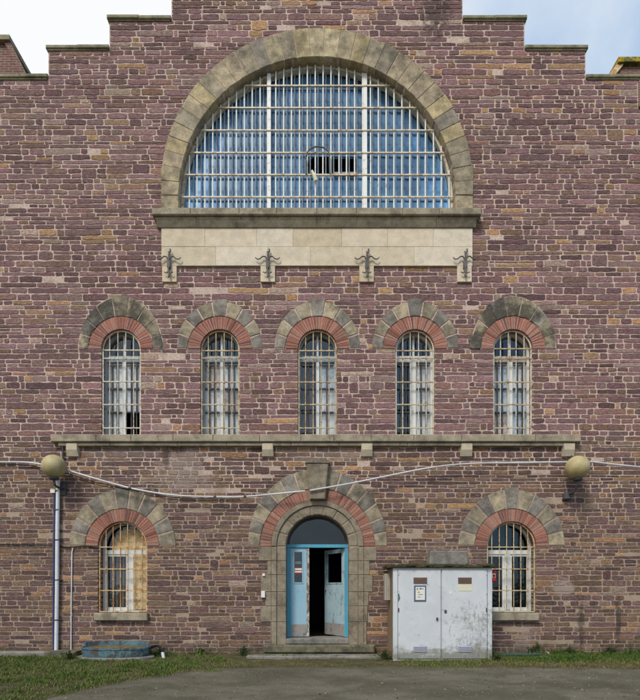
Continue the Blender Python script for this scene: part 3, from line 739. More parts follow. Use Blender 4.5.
def leaf(name, x0, x1, zb_, zt_, mat, win, parent, kick, label=None):
    """leaf in its own frame: x from hinge, built at the origin then placed"""
    L = MB(); wx0, wx1, wz0, wz1 = win
    y0, y1 = 0, .045
    L.box(x0, wx0, y0, y1, zb_, zt_); L.box(wx1, x1, y0, y1, zb_, zt_); L.box(wx0, wx1, y0, y1, zb_, wz0); L.box(wx0, wx1, y0, y1, wz1, zt_)
    o = L.build(name, mat, parent)
    if label: o['label'] = label
    b = MB(); t = .028
    for (a, c, d, e) in ((wx0-t, wx1+t, wz1, wz1+t), (wx0-t, wx1+t, wz0-t, wz0), (wx0-t, wx0, wz0, wz1), (wx1, wx1+t, wz0, wz1)): b.box(a, c, y0-.012, y0-.001, d, e)
    b.build('glazing_bead', mat, o)
    g = MB(); g.box(wx0, wx1, .02, .026, wz0, wz1); g.build('pane', M['glass_dark'], o)
    k = MB(); k.box(x0+.008, x1-.008, -.006, -.001, zb_+.01, zb_+kick); k.build('kick_plate', M['kick'], o)
    return o
xl0 = cx - hw + .091; xl1 = xl0 + .405
zt_ = zs - .012
o1 = leaf('door', 0, .37, 0, zt_-z0-.01, M['door_leaf'], (.08, .265, 1.27, 1.98), DR, .29, 'narrow closed pale blue leaf')
o1.location = (xl0, yd+.02, z0+.01)
e = MB(); e.box(.372, .43, -.012, .05, 0, zt_-z0-.012); e.build('door_edge', M['door_edge'], o1)
s = MB(); s.box(.085, .26, .012, .016, 1.47, 1.62); s.build('notice', M['red'], o1)
s = MB(); s.box(.087, .258, .0095, .0115, 1.5, 1.535); s.box(.087, .258, .0095, .0115, 1.555, 1.6); s.build('notice_stripe', M['paper'], o1)
s = MB(); s.box(.1, .24, .011, .015, 1.7, 1.76); s.build('notice', M['ink'], o1)
wl = .82
o2 = leaf('door', -wl, 0, 0, zt_-z0-.012, M['door_leaf_worn'], (-wl+.12, -.1, 1.27, 1.97), DR, .29, 'worn pale leaf standing open inwards')
o2.location = (cx + hw - .085, yd+.05, z0+.01); o2.rotation_euler = (0, 0, -math.radians(56))
k = MB(); k.tube([(-wl+.07, -.05, 1.03), (-wl+.07, -.05, 1.13)], .011); k.tube([(-wl+.07, -.05, 1.08), (-wl+.07, 0, 1.08)], .009); k.build('handle', M['dark_iron'], o2)
th = MB(); th.block([(cx-hw+.003, .25), (cx+hw-.003, .25), (cx+hw-.003, .37), (cx-hw+.003, .37)], -.02, .6, .012); th.build('threshold', M['concrete'], B)

# ------------------------------------------------------------------ chimneys on the wings
def pyramid(mb, cx, cy, z0, z1, a, b, c, d):
    mb.add([(cx-a,cy-b,z0),(cx+a,cy-b,z0),(cx+a,cy+b,z0),(cx-a,cy+b,z0),(cx-c,cy-d,z1),(cx+c,cy-d,z1),(cx+c,cy+d,z1),(cx-c,cy+d,z1)], [(0,1,5,4),(1,2,6,5),(2,3,7,6),(3,0,4,7),(4,5,6,7),(0,3,2,1)])
m = MT('chimney_brick', .9, .2)
bt = nn(m.nt, 'ShaderNodeTexBrick'); bt.inputs['Scale'].default_value = 1; bt.inputs['Brick Width'].default_value = .24; bt.inputs['Row Height'].default_value = .075; bt.inputs['Mortar Size'].default_value = .01
bt.inputs['Color1'].default_value = (.16,.065,.055,1); bt.inputs['Color2'].default_value = (.22,.1,.07,1); bt.inputs['Mortar'].default_value = (.3,.25,.21,1)
mp = nn(m.nt, 'ShaderNodeMapping'); mp.inputs['Rotation'].default_value = (math.radians(90), 0, 0); m.l(m.tc.outputs['Object'], mp.inputs[0]); m.l(mp.outputs[0], bt.inputs[0])
m.color(m.mix(m.noise(3,5), bt.outputs[0], m.mix(.5, bt.outputs[0], (.05,.04,.04)))); m.bump(bt.outputs['Fac'], -.4, .01); M['chimney'] = m.m
for sgn in (-1, 1):
    wg = MB(); x0 = AXX + sgn*(321/S+.02); x1 = AXX + sgn*13; zt2 = zset(107, 1.0)
    wg.box(min(x0,x1), max(x0,x1), 1.0, 8, -.3, zt2); wg.build('side_wing', M['chimney'], B)
    y = 2.5
    if sgn < 0: base, top, pyt = W(25, 0, y)[0], W(8.5, 0, y)[0], 44
    else: base, top, pyt = W(611, 0, y)[0], W(619.5, 0, y)[0], 66
    z1 = zset(pyt, y); zb_ = zt2 - .02; zvis = zset(77, y)
    # slope measured between the coping line and the top, carried down to the wing roof
    sl = abs(base - top) / (z1 - zvis); a_in = abs(top) - sl*(z1 - zb_); wd = 1.5; c0 = abs(top) + .75*wd
    ch = MB(); pyramid(ch, sgn*c0, y+.7, zb_, z1, c0-a_in, .7+.3, c0-abs(top), .7)
    c_ = ch.build('chimney', M['chimney'], B)
    for q in (0, 1):
        rim = MB()
        xa = sgn*(a_in if q == 0 else 2*c0 - a_in); xb = sgn*(abs(top) if q == 0 else 2*c0-abs(top))
        rim.add([(xa-.09,y-.36,zb_),(xa+.09,y-.36,zb_),(xa+.09,y-.2,zb_),(xa-.09,y-.2,zb_),(xb-.09,y-.06,z1),(xb+.09,y-.06,z1),(xb+.09,y+.1,z1),(xb-.09,y+.1,z1)], [(0,1,5,4),(1,2,6,5),(2,3,7,6),(3,0,4,7)])
        rim.build('chimney_rim', M['chimney'] if sgn < 0 else M['rust_bar'], c_)
    cp = MB(); hwc = c0-abs(top)
    cp.box(sgn*c0-hwc-.1, sgn*c0+hwc+.1, y-.12, y+1.5, z1+.001, z1+.13)
    cp.build('chimney_cap', M['yellow_moss' if sgn > 0 else 'coping'], c_)

# ------------------------------------------------------------------ lamps, pipes and cables
def lamp(px, py, label, left):
    y = -.38; c = W(px, py, y); t = thing('globe_lamp', label, 'lamp', (c[0], -.02, c[2]-.5), 'globe lamps on the facade')
    L = lambda p: (p[0]-c[0], p[1]+.02, p[2]-c[2]+.5)
    r = .252
    g = MB(); g.lathe([(r*math.sin(math.pi*i/16)+.001, -r*math.cos(math.pi*i/16)) for i in range(17)], L(c), 28); g.build('globe', M['globe'], t, True)
    f = MB(); f.lathe([(.07, -r-.045), (.1, -r-.03), (.1, -r+.03), (.05, -r+.06)], L(c), 16); f.build('collar', M['dark_iron'], t, True)
    b = MB(); x, z = c[0], c[2]
    if left:
        b.tube([L(q) for q in ((x, y, z-r-.03), (x, y, z-r-.13), (x+.0, y+.1, z-r-.17), (x+.02, -.03, z-r-.17))], .026, 8); b.box(x-.07-c[0], x+.09-c[0], -.02+.02-.03, .0+.02, z-r-.3-c[2]+.5, z-r-.05-c[2]+.5)
    else:
        b.tube([L(q) for q in ((x, y, z-r-.03), (x, y, z-r-.12), (x-.02, y+.12, z-r-.27), (x-.07, -.03, z-r-.29))], .026, 8)
        b.lathe([(.05, -.1), (.085, -.08), (.085, .04), (.05, .07)], L((x-.07, -.05, z-r-.3)), 12)
    b.build('bracket', M['dark_iron'], t)
    s = MB(); sx = x + (.02 if left else .03)
    s.tube([L(q) for q in ((sx, -.05, z+.2), (sx, -.05, z+.46), (sx, -.06, z+.62))], .022, 6); s.build('feed_pipe', M['dark_iron'], t)
    return t
lamp(54, 466.5, 'yellowed globe lamp above the white wall pipe', True)
lamp(577.5, 467.5, 'yellowed globe lamp at the end of the string course, above the cabinet side', False)

def along(pts, y):
    return [W(px, py, y) for px, py in pts]
def smooth_path(P, k=6):
    P = [Vector(p) for p in P]; out = []
    for i in range(len(P)-1):
        p0, p1, p2, p3 = P[max(i-1,0)], P[i], P[i+1], P[min(i+2, len(P)-1)]
        for s in range(k):
            t = s/k; out.append(.5*((2*p1) + (p2-p0)*t + (2*p0-5*p1+4*p2-p3)*t*t + (3*p1-p0-3*p2+p3)*t**3))
    return out + [P[-1]]
p = MB(); p.tube(along([(58.2, 479), (57.4, 530), (57, 590), (56.3, 650)], -.075), .042, 10)
dp = p.build('wall_pipe', M['pipe_white']); tag(dp, 'white vertical pipe running down the wall below the left globe lamp', 'pipe')
for py in (491, 510, 540, 580, 620):
    c = MB(); q = W(57.5 - (py-480)*.007, py, -.075); c.tube([(q[0], q[1], q[2]-.012), (q[0], q[1], q[2]+.012)], .05, 10); c.box(q[0]-.03, q[0]+.09, -.06, -.0, q[2]-.012, q[2]+.012); c.build('pipe_clip', M['dark_iron'], dp)
p = MB(); p.tube(along([(54.5, 494), (53.8, 540), (53.3, 600), (53.2, 650)], -.05), .022, 8)
pb = p.build('wall_pipe', M['pipe_blue']); tag(pb, 'thin dark blue pipe beside the white wall pipe', 'pipe')
c = MB(); q = W(53.6, 491.5, -.05); c.box(q[0]-.05, q[0]+.05, -.1, -.0, q[2]-.04, q[2]+.04); c.build('junction_box', M['plastic'], pb)
p = MB(); p.tube(along([(73, 548), (72, 552), (71.4, 600), (71, 656)], -.03), .014, 6)
tag(p.build('conduit', M['pipe_white']), 'thin pale conduit rising from the soil to the dark cable', 'conduit')
p = MB(); p.tube(smooth_path(along([(-14, 544.5), (30, 545), (53, 545.5), (70, 547.5), (84, 546), (98, 548)], -.035)), .012, 6)
tag(p.build('dark_cable', M['black']), 'thin black cable clipped level along the wall to the rusty window', 'cable')
p = MB(); p.tube(smooth_path(along([(410, 563.5), (440, 560.5), (482, 547), (487, 546.5)], -.03)), .0001, 3) if False else None
p = MB(); p.tube(smooth_path(along([(-16, 461.3), (0, 462), (25, 462.3), (42, 464.5), (54, 467), (66, 469.8), (95, 478.5), (130, 488), (160, 493.5), (185, 496), (215, 496.8), (245, 496.5), (275, 494), (305, 491)], -.2)), .019, 8)
tag(p.build('hanging_cable', M['cable_white']), 'white cable sagging along the left of the wall to the door arch', 'cable')
for px, py in ((130, 488), (245, 496.5), (215, 496.8)):
    c = MB(); q = W(px, py, -.2); c.tube([(q[0]-.03, q[1], q[2]+(.006 if px < 200 else 0)), (q[0]+.03, q[1], q[2]-(.006 if px < 200 else 0))], .026, 8); c.tube([(q[0], q[1], q[2]), (q[0]+.012, q[1]+.02, q[2]+.07)], .008, 5); c.build('cable_tie', M['dark_iron'], bpy.data.objects['hanging_cable'])
p = MB(); p.tube(smooth_path(along([(310, 490.5), (345, 484.5), (385, 476.5), (420, 469.5), (450, 465.2), (480, 463.3), (520, 462.8), (568, 462), (590, 461.8), (615, 464.5), (655, 468.5)], -.2)), .019, 8)
tag(p.build('hanging_cable', M['cable_white']), 'white cable rising from the keystone of the door to the right lamp', 'cable')
p = MB(); p.tube(smooth_path(along([(-16, 463.6), (25, 465), (45, 469), (70, 474.5), (95, 482), (150, 493.5), (180, 498), (240, 499)], -.04)), .01, 5)
tag(p.build('dark_cable', M['black']), 'thin black cable drooping close under the white hanging cable', 'cable')

# ------------------------------------------------------------------ electric cabinet
y = -.93; x0 = W(393, 0, y)[0]; x1 = W(492, 0, y)[0]; zt_ = W(0, 568, y)[2]; yb = -.12
CB = thing('electric_cabinet', 'stained white double-door electric cabinet with mossy roof against the wall', 'cabinet', ((x0+x1)/2, (y+yb)/2, 0))
ox, oy = CB.location.x, CB.location.y
# cabinet parts are built in world space and shifted under the empty
def cpart(mb, name, mat, parent=None, label=None, smooth=False):
    o = mb.build(name, mat, None, smooth)
    if parent is None: o.parent = CB; o.location = (-ox, -oy, 0)
    else: o.parent = parent
    if label: o['label'] = label
    return o
PX = lambda px: W(px, 0, y)[0]
PZ = lambda py: W(0, py, y)[2]
b = MB(); b.box(x0+.012, x1, y+.03, yb, .03, zt_); body = cpart(b, 'body', M['cabinet'])
b = MB(); b.box(x0, x0+.011, y+.03, yb, .03, zt_-.001); cpart(b, 'side_panel', M['tan_side'])
b = MB(); b.box(x0+.0, PX(397.6), y, y+.029, .0, zt_); b.box(PX(487.6), x1, y, y+.029, .0, zt_); b.box(PX(397.7), PX(487.5), y+.004, y+.029, .0, .035); b.box(PX(397.7), PX(487.5), y+.004, y+.029, zt_-.03, zt_); cpart(b, 'door_frame', M['cabinet'])
for (pa, pb_, side) in ((398, 441, 0), (441.8, 487.2, 1)):
    d = MB(); d.block([(PX(pa)+.004, .045), (PX(pb_)-.004, .045), (PX(pb_)-.004, zt_-.034), (PX(pa)+.004, zt_-.034)], y-.006, y+.02, .006); dr = cpart(d, 'door', M['cabinet'])
    va, vb = (413.5, 427) if side == 0 else (458, 471.5)
    for (pz0, pz1, mt) in ((577.5, 583.7, 'vent_brown'), (646.3, 652, 'vent_grey')):
        v = MB(); v.box(PX(va), PX(vb), y-.012, y-.006, PZ(pz1), PZ(pz0))
        for i in range(4): zz = PZ(pz1) + (PZ(pz0)-PZ(pz1))*(i+.5)/4; v.add([(PX(va)+.01, y-.012, zz+.012), (PX(vb)-.01, y-.012, zz+.012), (PX(vb)-.01, y-.024, zz-.008), (PX(va)+.01, y-.024, zz-.008)], [(0,1,2,3)])
        cpart(v, 'vent', M[mt], dr)
    hx = 398.6 if side == 0 else 486.4
    for py in (573, 592, 610, 633, 656):
        hh = MB(); hh.tube([(PX(hx), y-.012, PZ(py)-.04), (PX(hx), y-.012, PZ(py)+.04)], .012, 6); cpart(hh, 'hinge', M['dark_iron' if py == 610 else 'cabinet'], dr)
    if side == 0:
        s = MB(); s.box(PX(414), PX(426), y-.014, y-.006, PZ(601.6), PZ(585.5)); sg = cpart(s, 'notice_frame', M['blue_frame'], dr)
        s = MB(); s.box(PX(415.4), PX(424.8), y-.018, y-.0145, PZ(600), PZ(587)); pp = cpart(s, 'notice', M['paper'], dr)
        s = MB()
        for (a, c, e, f_) in ((416.5, 418, 588.3, 589.7), (419.3, 421.2, 588, 589.5), (417.5, 419.5, 592, 592.7), (418, 422.5, 594.3, 594.9), (417, 420.5, 596.8, 597.3), (421, 423.6, 588.5, 589.2)): s.box(PX(a), PX(c), y-.0195, y-.0185, PZ(f_), PZ(e))
        cpart(s, 'notice_print', M['ink'], dr)
        s = MB(); s.block([(PX(398.2), PZ(602)), (PX(400.3), PZ(598.5)), (PX(399), PZ(594)), (PX(398.2), PZ(594))], y-.009, y-.0055, .001); cpart(s, 'paint_patch', M['tub_blue'], dr)
        k = MB(); k.lathe([(.02, -.03), (.02, .03)], (PX(437), y-.015, PZ(619)), 10); cpart(k, 'lock', M['dark_iron'], dr)
    else:
        s = MB(); s.box(PX(458), PX(472), y-.011, y-.007, PZ(591), PZ(584.3)); cpart(s, 'notice', M['paper_y'], dr)
        k = MB(); k.box(PX(444.3), PX(446.5), y-.02, y-.006, PZ(613), PZ(610)); cpart(k, 'lock', M['dark_iron'], dr)
        s = MB(); s.box(PX(449), PX(451.5), y-.009, y-.0065, PZ(594.5), PZ(591.5)); cpart(s, 'sticker', M['paper'], dr)
rf = MB(); zr = zt_ + .002
rf.block([(x0-.1, zr), (x1+.03, zr), (x1+.03, zr+.05), (x0-.1, zr+.05)], y-.06, yb+.05, .01, back=True); rfo = cpart(rf, 'roof', M['moss'])
ms = MB()                                                               # moss cushions
for i in range(420):
    x = R(x0-.09, x1+.03); yy = R(y-.05, yb); rr = R(.02, .06)*(1.2 if yy < y+.15 else .9)
    ms.lathe([(rr, -.01), (rr*.9, rr*.3), (rr*.5, rr*.55), (.004, rr*.62)], (x, yy, zr+.05), 7, R(.8,1.6), R(.8,1.3))
cpart(ms, 'moss', M['moss'], rfo)
sb = MB()
for i in range(3): sb.box(x0-.115+i*.037, x0-.115+i*.037+.033, -.55, -.35, PZ(602)+.03, PZ(573)-.0)
cpart(sb, 'side_box', M['plank'])
bl = MB(); q0 = W(428, 563.5, -.3); q1 = W(467, 551, -.3)
bl.block([(q0[0], zr+.055), (q1[0], zr+.055), (q1[0]-.03, q1[2]-.01), (q0[0]+.02, q1[2])], -.45, -.14, .02, back=True)
tag(bl.build('concrete_block', M['concrete']), 'weathered concrete block lying on the cabinet roof', 'block')
al = thing('alarm_box', 'small red alarm box fixed beside the white cabinet', 'alarm box', (x1+.06, -.82, PZ(576)))
a = MB(); a.block([(-.055, -.115), (.055, -.115), (.055, .11), (-.055, .11)], -.05, .05, .012, back=True); a.build('case', M['red'], al)
a = MB(); a.block([(-.03, -.03), (.03, -.03), (.03, .05), (-.03, .05)], -.056, -.049, .002); a.build('front_plate', M['paper'], al)
a = MB(); a.block([(-.022, -.022), (.022, -.022), (.022, .035), (-.022, .035)], -.06, -.0565, .002); a.build('glass_pane', M['black'], al)

# doorbells on the left jamb
b = MB(); q = W(263.3, 594.5, -.03); b.block([(q[0]-.045, q[2]-.075), (q[0]+.045, q[2]-.075), (q[0]+.045, q[2]+.075), (q[0]-.045, q[2]+.075)], -.075, -.02, .01, back=True)
tag(b.build('doorbell', M['plastic']), 'white doorbell box on the left door jamb', 'doorbell')
b = MB(); q = W(263.8, 575, -.03); b.block([(q[0]-.03, q[2]-.03), (q[0]+.03, q[2]-.03), (q[0]+.03, q[2]+.03), (q[0]-.03, q[2]+.03)], -.06, -.02, .008, back=True)
tag(b.build('push_button', M['plastic']), 'small pale push button above the white doorbell', 'button')

# ------------------------------------------------------------------ steps, ledge, cistern, hoses
s = MB(); s.block([(X(264), .06), (X(374), .06), (X(374), .245), (X(264), .245)], -.2, -.045, .03, back=True)
tag(s.build('stone_step', M['step']), 'mossy stone step right under the door', 'step')
s = MB(); s.block([(X(250), -.05), (X(379), -.05), (X(379), .05), (X(250), .05)], -.58, -.205, .012, back=True)
tag(s.build('stone_step', M['concrete']), 'long low pale slab lying in front of the door step', 'step')
s = MB(); s.block([(X(-20), -.05), (X(52), -.05), (X(52), .1), (X(-20), .1)], -.3, -.03, .02, back=True)
tag(s.build('stone_ledge', M['concrete']), 'low grey stone ledge along the wall foot at the left edge', 'ledge')
s = MB(); s.block([(X(53), -.05), (X(84), -.05), (X(84), .125), (X(53), .12)], -.4, -.03, .03, back=True)
tag(s.build('stone_ledge', M['step']), 'short mossy stone slab at the wall foot under the white pipe', 'ledge')
cxx = W(116, 0, -.5)[0]; CT = thing('cistern', 'round teal blue metal cistern with rusty lid under the barred window', 'cistern', (cxx, -.5, 0))
b = MB(); b.lathe([(.83, -.05), (.83, .035), (.8, .05), (.001, .05)], (0,0,0), 36, 1, .52); b.build('base_slab', M['concrete'], CT)
b = MB(); b.lathe([(.70, .05), (.715, .1), (.72, .21), (.745, .215), (.745, .25), (.70, .25), (.69, .17)], (0,0,0), 40, 1, .52); b.build('basin', M['tub_blue'], CT)
b = MB(); n = 20
b.ring([(.74*math.cos(t), .0) for t in [math.pi*i/n for i in range(n+1)]], [(.7*math.cos(t), .0) for t in [math.pi*i/n for i in range(n+1)]], 0, 0, closed=False) if False else None
v = []; f_ = []
for i in range(n+1):
    t = .2 + (math.pi-.4)*i/n
    for (r, z) in ((.745, .24), (.745, .335), (.71, .335), (.71, .24)): v.append((r*math.cos(t), r*.52*math.sin(t), z))
for i in range(n):
    for j in range(4): f_.append((4*i+j, 4*i+4+j, 4*i+4+(j+1)%4, 4*i+(j+1)%4))
b = MB(); b.add(v, f_ + [(0,1,2,3), (4*n+3, 4*n+2, 4*n+1, 4*n)]); b.build('back_rim', M['tub_blue'], CT)
b = MB(); b.lathe([(.69, .17), (.69, .235), (.4, .26), (.001, .27)], (0,0,0), 36, 1, .52); b.build('lid', M['tub_lid'], CT)
b = MB(); b.tube(smooth_path([W(150, 648, -.4), W(157, 646, -.3), W(162, 650, -.35), W(163, 655, -.5)]), .03, 8)
hs = b.build('drain_hose', M['black']); tag(hs, 'short black drain hose curling beside the teal cistern', 'hose')
b = MB(); q = W(163, 655, -.5); b.tube([(q[0]-.01, q[1], q[2]+.06), (q[0]+.02, q[1]-.01, q[2]-.07)], .035, 8); b.build('hose_end', M['plastic'], hs)
def gz(px, py): 
    yy = CAMZ*S*D/(py-HY) - D; return W(px, py, yy)
for i, (pts, lb) in enumerate((([(494, 655), (505, 652), (520, 653.5), (536, 652), (549, 656)], 'teal hose lying in the grass right of the cabinet'), ([(494, 658.5), (510, 657), (528, 658), (541, 657)], 'shorter teal hose nearest the corner of the cabinet'))):
    b = MB(); P = smooth_path([(x_, y_, z_ + .06 + .02*((j+i) % 2)) for j, (x_, y_, z_) in enumerate(gz(*q) for q in pts)]); b.tube(P, .018, 6); tag(b.build('garden_hose', M['hose'] if i else M['pipe_white']), lb if i else 'pale hose lying in the grass right of the cabinet', 'hose')
b = MB()
for i in range(16):
    q = gz(R(366, 379), R(655.5, 658)); r = R(.025, .07); b.lathe([(r*.8, -.02), (r, r*.3), (r*.7, r*.8), (.003, r)], q, 6, R(.8,1.5), R(.8,1.2))
tag(b.build('rubble', M['rubble']), 'small heap of dark and pale rubble between step and cabinet', 'rubble')

# ------------------------------------------------------------------ ground
EX = np.array([-30, -4.25, -3.76, -3.47, -2.89, -2.24, -1.3, -.4, 3, 6.1, 9, 30]); EY = np.array([-12, -7.5, -4.5, -3.85, -2.78, -2.0, -1.78, -1.7, -1.7, -1.9, -2.0, -2.2])
def edge(x, wob=True):
    e = np.interp(x, EX, EY)
    return e
def fb(x, y, s, o=0): return noise.fractal(Vector((x*s, y*s, o)), 1.0, 2.0, 4)
m = MT('ground_soil', .95, .15)
a = m.attr('Road').outputs['Fac']
n1 = m.noise(3.2, 7, .7); n2 = m.noise(40, 6, .75); n3 = m.noise(.8, 6, .7, (.8, 1.15, 1), dist=.3); n4 = m.noise(120, 3, .8)
soil = m.mix(m.ramp(n1, .35, .65), (.07, .07, .025), (.13, .11, .065)); soil = m.mix(m.ramp(n2, .5, .7), soil, (.035, .042, .014))
road = m.mix(m.ramp(n3, .35, .65), (.105, .096, .068), (.195, .178, .135))
road = m.mix(m.mth('MULTIPLY', m.ramp(n1, .5, .68), .55), road, (.085, .083, .045))
road = m.mix(m.mth('MULTIPLY', m.ramp(n2, .55, .7), .6), road, (.05, .048, .042)); road = m.mix(m.mth('MULTIPLY', m.ramp(n4, .56, .66), .65), road, (.3, .275, .23)); road = m.mix(m.mth('MULTIPLY', m.ramp(m.noise(70, 4, .8, off=(3, 3, 3)), .56, .66), .6), road, (.05, .047, .04)); road = m.mix(m.mth('MULTIPLY', m.ramp(m.noise(.55, 5, .7, off=(7, 2, 0)), .5, .6), .35), road, (.075, .08, .04))
k = m.ramp(m.mth('ADD', a, m.mth('ADD', m.mth('MULTIPLY', m.mth('SUBTRACT', n1, .5), .9), m.mth('MULTIPLY', m.mth('SUBTRACT', n2, .5), .6))), .3, .7)
m.color(m.mix(k, soil, road)).bump(m.mth('ADD', n2, m.mth('MULTIPLY', n4, .5)), .8, .03); M['ground'] = m.m
gx = np.linspace(-12, 12, 241); gy = np.linspace(-10.6, .02, 107)
P = []; A = []
for j, yy in enumerate(gy):
    for i, xx in enumerate(gx):
        rd = (edge(xx) - yy)/.55 + .5; rd = min(1, max(0, rd))
        z = .03*fb(xx, yy, .7)*(1-rd) + .012*fb(xx, yy, .5, 4)*rd - .02*rd + (0.02 if yy > -.5 else 0)*(1-rd)
        P.append((xx, yy, z)); A.append(rd)
NX = len(gx)
verge = [[], []]
for j in range(len(gy)-1):
    for i in range(NX-1):
        f = (j*NX+i, j*NX+i+1, (j+1)*NX+i+1, (j+1)*NX+i)
        verge[1 if sum(A[q] for q in f)/4 > .5 else 0].append(f)
for fs, nm in zip(verge, ('ground', 'road')):
    used = sorted({q for f in fs for q in f}); mp = {q: i for i, q in enumerate(used)}
    me = bpy.data.meshes.new(nm); me.from_pydata([P[q] for q in used], [], [tuple(mp[q] for q in f) for f in fs]); me.materials.append(M['ground'])
    at = me.attributes.new('Road', 'FLOAT', 'POINT'); at.data.foreach_set('value', np.array([A[q] for q in used], dtype=np.float32))
    me.polygons.foreach_set('use_smooth', [True]*len(me.polygons))
    o = bpy.data.objects.new(nm, me); COL.objects.link(o); tag(o, kind='structure')
me = bpy.data.meshes.new('terrain'); me.from_pydata([(-400,-400,-.12),(400,-400,-.12),(400,400,-.12),(-400,400,-.12)], [], [(0,1,2,3)]); me.materials.append(M['ground'])
o = bpy.data.objects.new('terrain', me); COL.objects.link(o); tag(o, kind='structure')

# grit, crumbs of stone and dead leaves lying on the yard
mb = MB()
for _ in range(4200):
    x = R(-7, 7); y = R(-6.3, -1.2)
    if y > float(edge(x)) + .3 or (x > x0 - .1 and x < x1 + .1 and y > -1.1): continue
    t = random.random(); r = R(.005, .013) if t < .9 else R(.012, .024); z = .012*fb(x, y, .5, 4) - .02
    g = R(.5, 1.3); col = (.2*g, .18*g, .15*g) if random.random() < .7 else (.09*g, .065*g, .035*g)
    a = [R(0, 6.28) for _ in range(3)]
    v = [(x + r*R(.7, 1.4)*math.cos(2.1*i + a[0]*.1), y + r*R(.7, 1.4)*math.sin(2.1*i + a[0]*.1), z) for i in range(3)] + [(x, y, z + r*R(.6, 1.1))]
    mb.add(v, [(0,1,3), (1,2,3), (2,0,3)], col)
m = MT('loose_grit', .95, .15); m.color(m.attr().outputs['Color'])
o = mb.build('grit', m.m); tag(o, kind='stuff')
# grass blades
m = MT('grass_blade', .7, .25)
m.color(m.attr().outputs['Color']); M['grass'] = m.m
def blades(name, pts, label=None, hs=1.0):
    n = len(pts); V = np.zeros((n, 5, 3), np.float32); C = np.ones((n, 5, 4), np.float32)
    x, y, z, h, gr = pts.T
    az = np.random.uniform(0, 2*np.pi, n); w = np.random.uniform(.0025, .0055, n)*(1+h*8); bend = np.random.uniform(.1, .75, n)*h
    dx, dy = np.cos(az), np.sin(az); a2 = np.random.uniform(0, 2*np.pi, n); bx_, by_ = np.cos(a2)*bend, np.sin(a2)*bend
    for k, (t, ww, bb) in enumerate(((0, -1, 0), (0, 1, 0), (.55, -.8, .3), (.55, .8, .3), (1, 0, 1))):
        V[:, k, 0] = x + dx*w*ww + bx_*bb; V[:, k, 1] = y + dy*w*ww + by_*bb; V[:, k, 2] = z - .01 + h*t*(1 if t < 1 else .85)
    pal_ = np.array([(.06,.105,.018), (.085,.13,.024), (.125,.145,.035), (.165,.145,.055), (.19,.155,.075), (.1,.08,.045)])
    idx = np.clip((gr + np.random.normal(0, .17, n))*5, 0, 5).astype(int)
    C[:, :, :3] = (pal_[idx]*np.random.uniform(.7, 1.25, (n, 1)))[:, None, :]
    base = np.arange(n)*5
    quads = np.stack([base, base+1, base+3, base+2], 1); tris = np.stack([base+2, base+3, base+4], 1)
    me = bpy.data.meshes.new(name); me.from_pydata(V.reshape(-1, 3).tolist(), [], quads.tolist() + tris.tolist()); me.materials.append(M['grass'])
    at = me.attributes.new('Col', 'FLOAT_COLOR', 'POINT'); at.data.foreach_set('color', C.reshape(-1))
    o = bpy.data.objects.new(name, me); COL.objects.link(o); return o
def lush(x, y):
    """0 bare .. 1 thick, 0 green .. 1 brown"""
    n1 = fb(x, y, .9, 7); n2 = fb(x, y, 2.6, 9)
    px = 320 + x*S*D/(D+y)
    g = .55 + .55*n1 + .45*n2
    if 230 < px < 400: g -= .28
    if px < 200: g += .15
    if px > 480: g += .25 if y > -1.2 else -.15
    return g
pts = []
for _ in range(210000):
    x = R(-8.6, 8.6); y = R(-5.6, -.02) if x < -2.2 else R(-2.5, -.02); e = float(edge(x)); d = y - e + .16*fb(x, y, 2.2, 2)
    if d < -.25: continue
    if x0 - .02 < x < x1 and y > -.93: continue
    if (x-cxx)**2/.72 + (y+.5)**2/.2 < 1: continue
    if X(250) < x < X(379) and y > -.6 and y < 0: continue
    g = lush(x, y); kk = min(1, max(.03, (d+.25)/.5))
    if random.random() > g*kk*1.25: continue
    px = 320 + x*S*D/(D+y)
    brown = .46 - .4*(g-.5) + .3*fb(x, y, 1.4, 21) + (.3 if 225 < px < 400 else 0) + (.25 if px > 480 and y < -1.25 else 0) - (.22 if px > 480 and y > -1.1 else 0) + (.3 if d < .15 else 0)
    h = R(.018, .062)*(.5 + .9*max(0, g))*(1 + .9*max(0, fb(x, y, 5, 33))) * (.6 if 225 < px < 400 else 1) * (.55 if d < .1 else 1)
    if y > -.28 and random.random() < .3: h *= R(1.2, 2.6)
    pts.append((x, y, .03*fb(x, y, .7)+.0, h, brown))
o = blades('grass', np.array(pts, np.float32)); tag(o, kind='stuff'); o['label'] = 'short green and mossy brown grass along the wall'; o['category'] = 'grass'

pts = []
for _ in range(5200):
    x = R(X(250), X(379)); y = R(-.62, -.2); z = .05
    if random.random() < .25: y = R(-.21, -.1); z = .245
    if z > .1 and not X(264) < x < X(374): continue
    k_ = fb(x, y, 1.9, 41)
    if random.random() < .28 + k_*1.3 + (.2 if y > -.28 and z < .1 else 0) + (.25 if y < -.56 else 0): pts.append((x, y, z if y > -.575 else 0, R(.012, .04)*(.6 if z > .1 else 1), .25 + .3*k_))
o = blades('moss_tufts', np.array(pts, np.float32)); tag(o, kind='stuff'); o['label'] = 'tufts of moss and grass on the door step and slab'; o['category'] = 'moss'

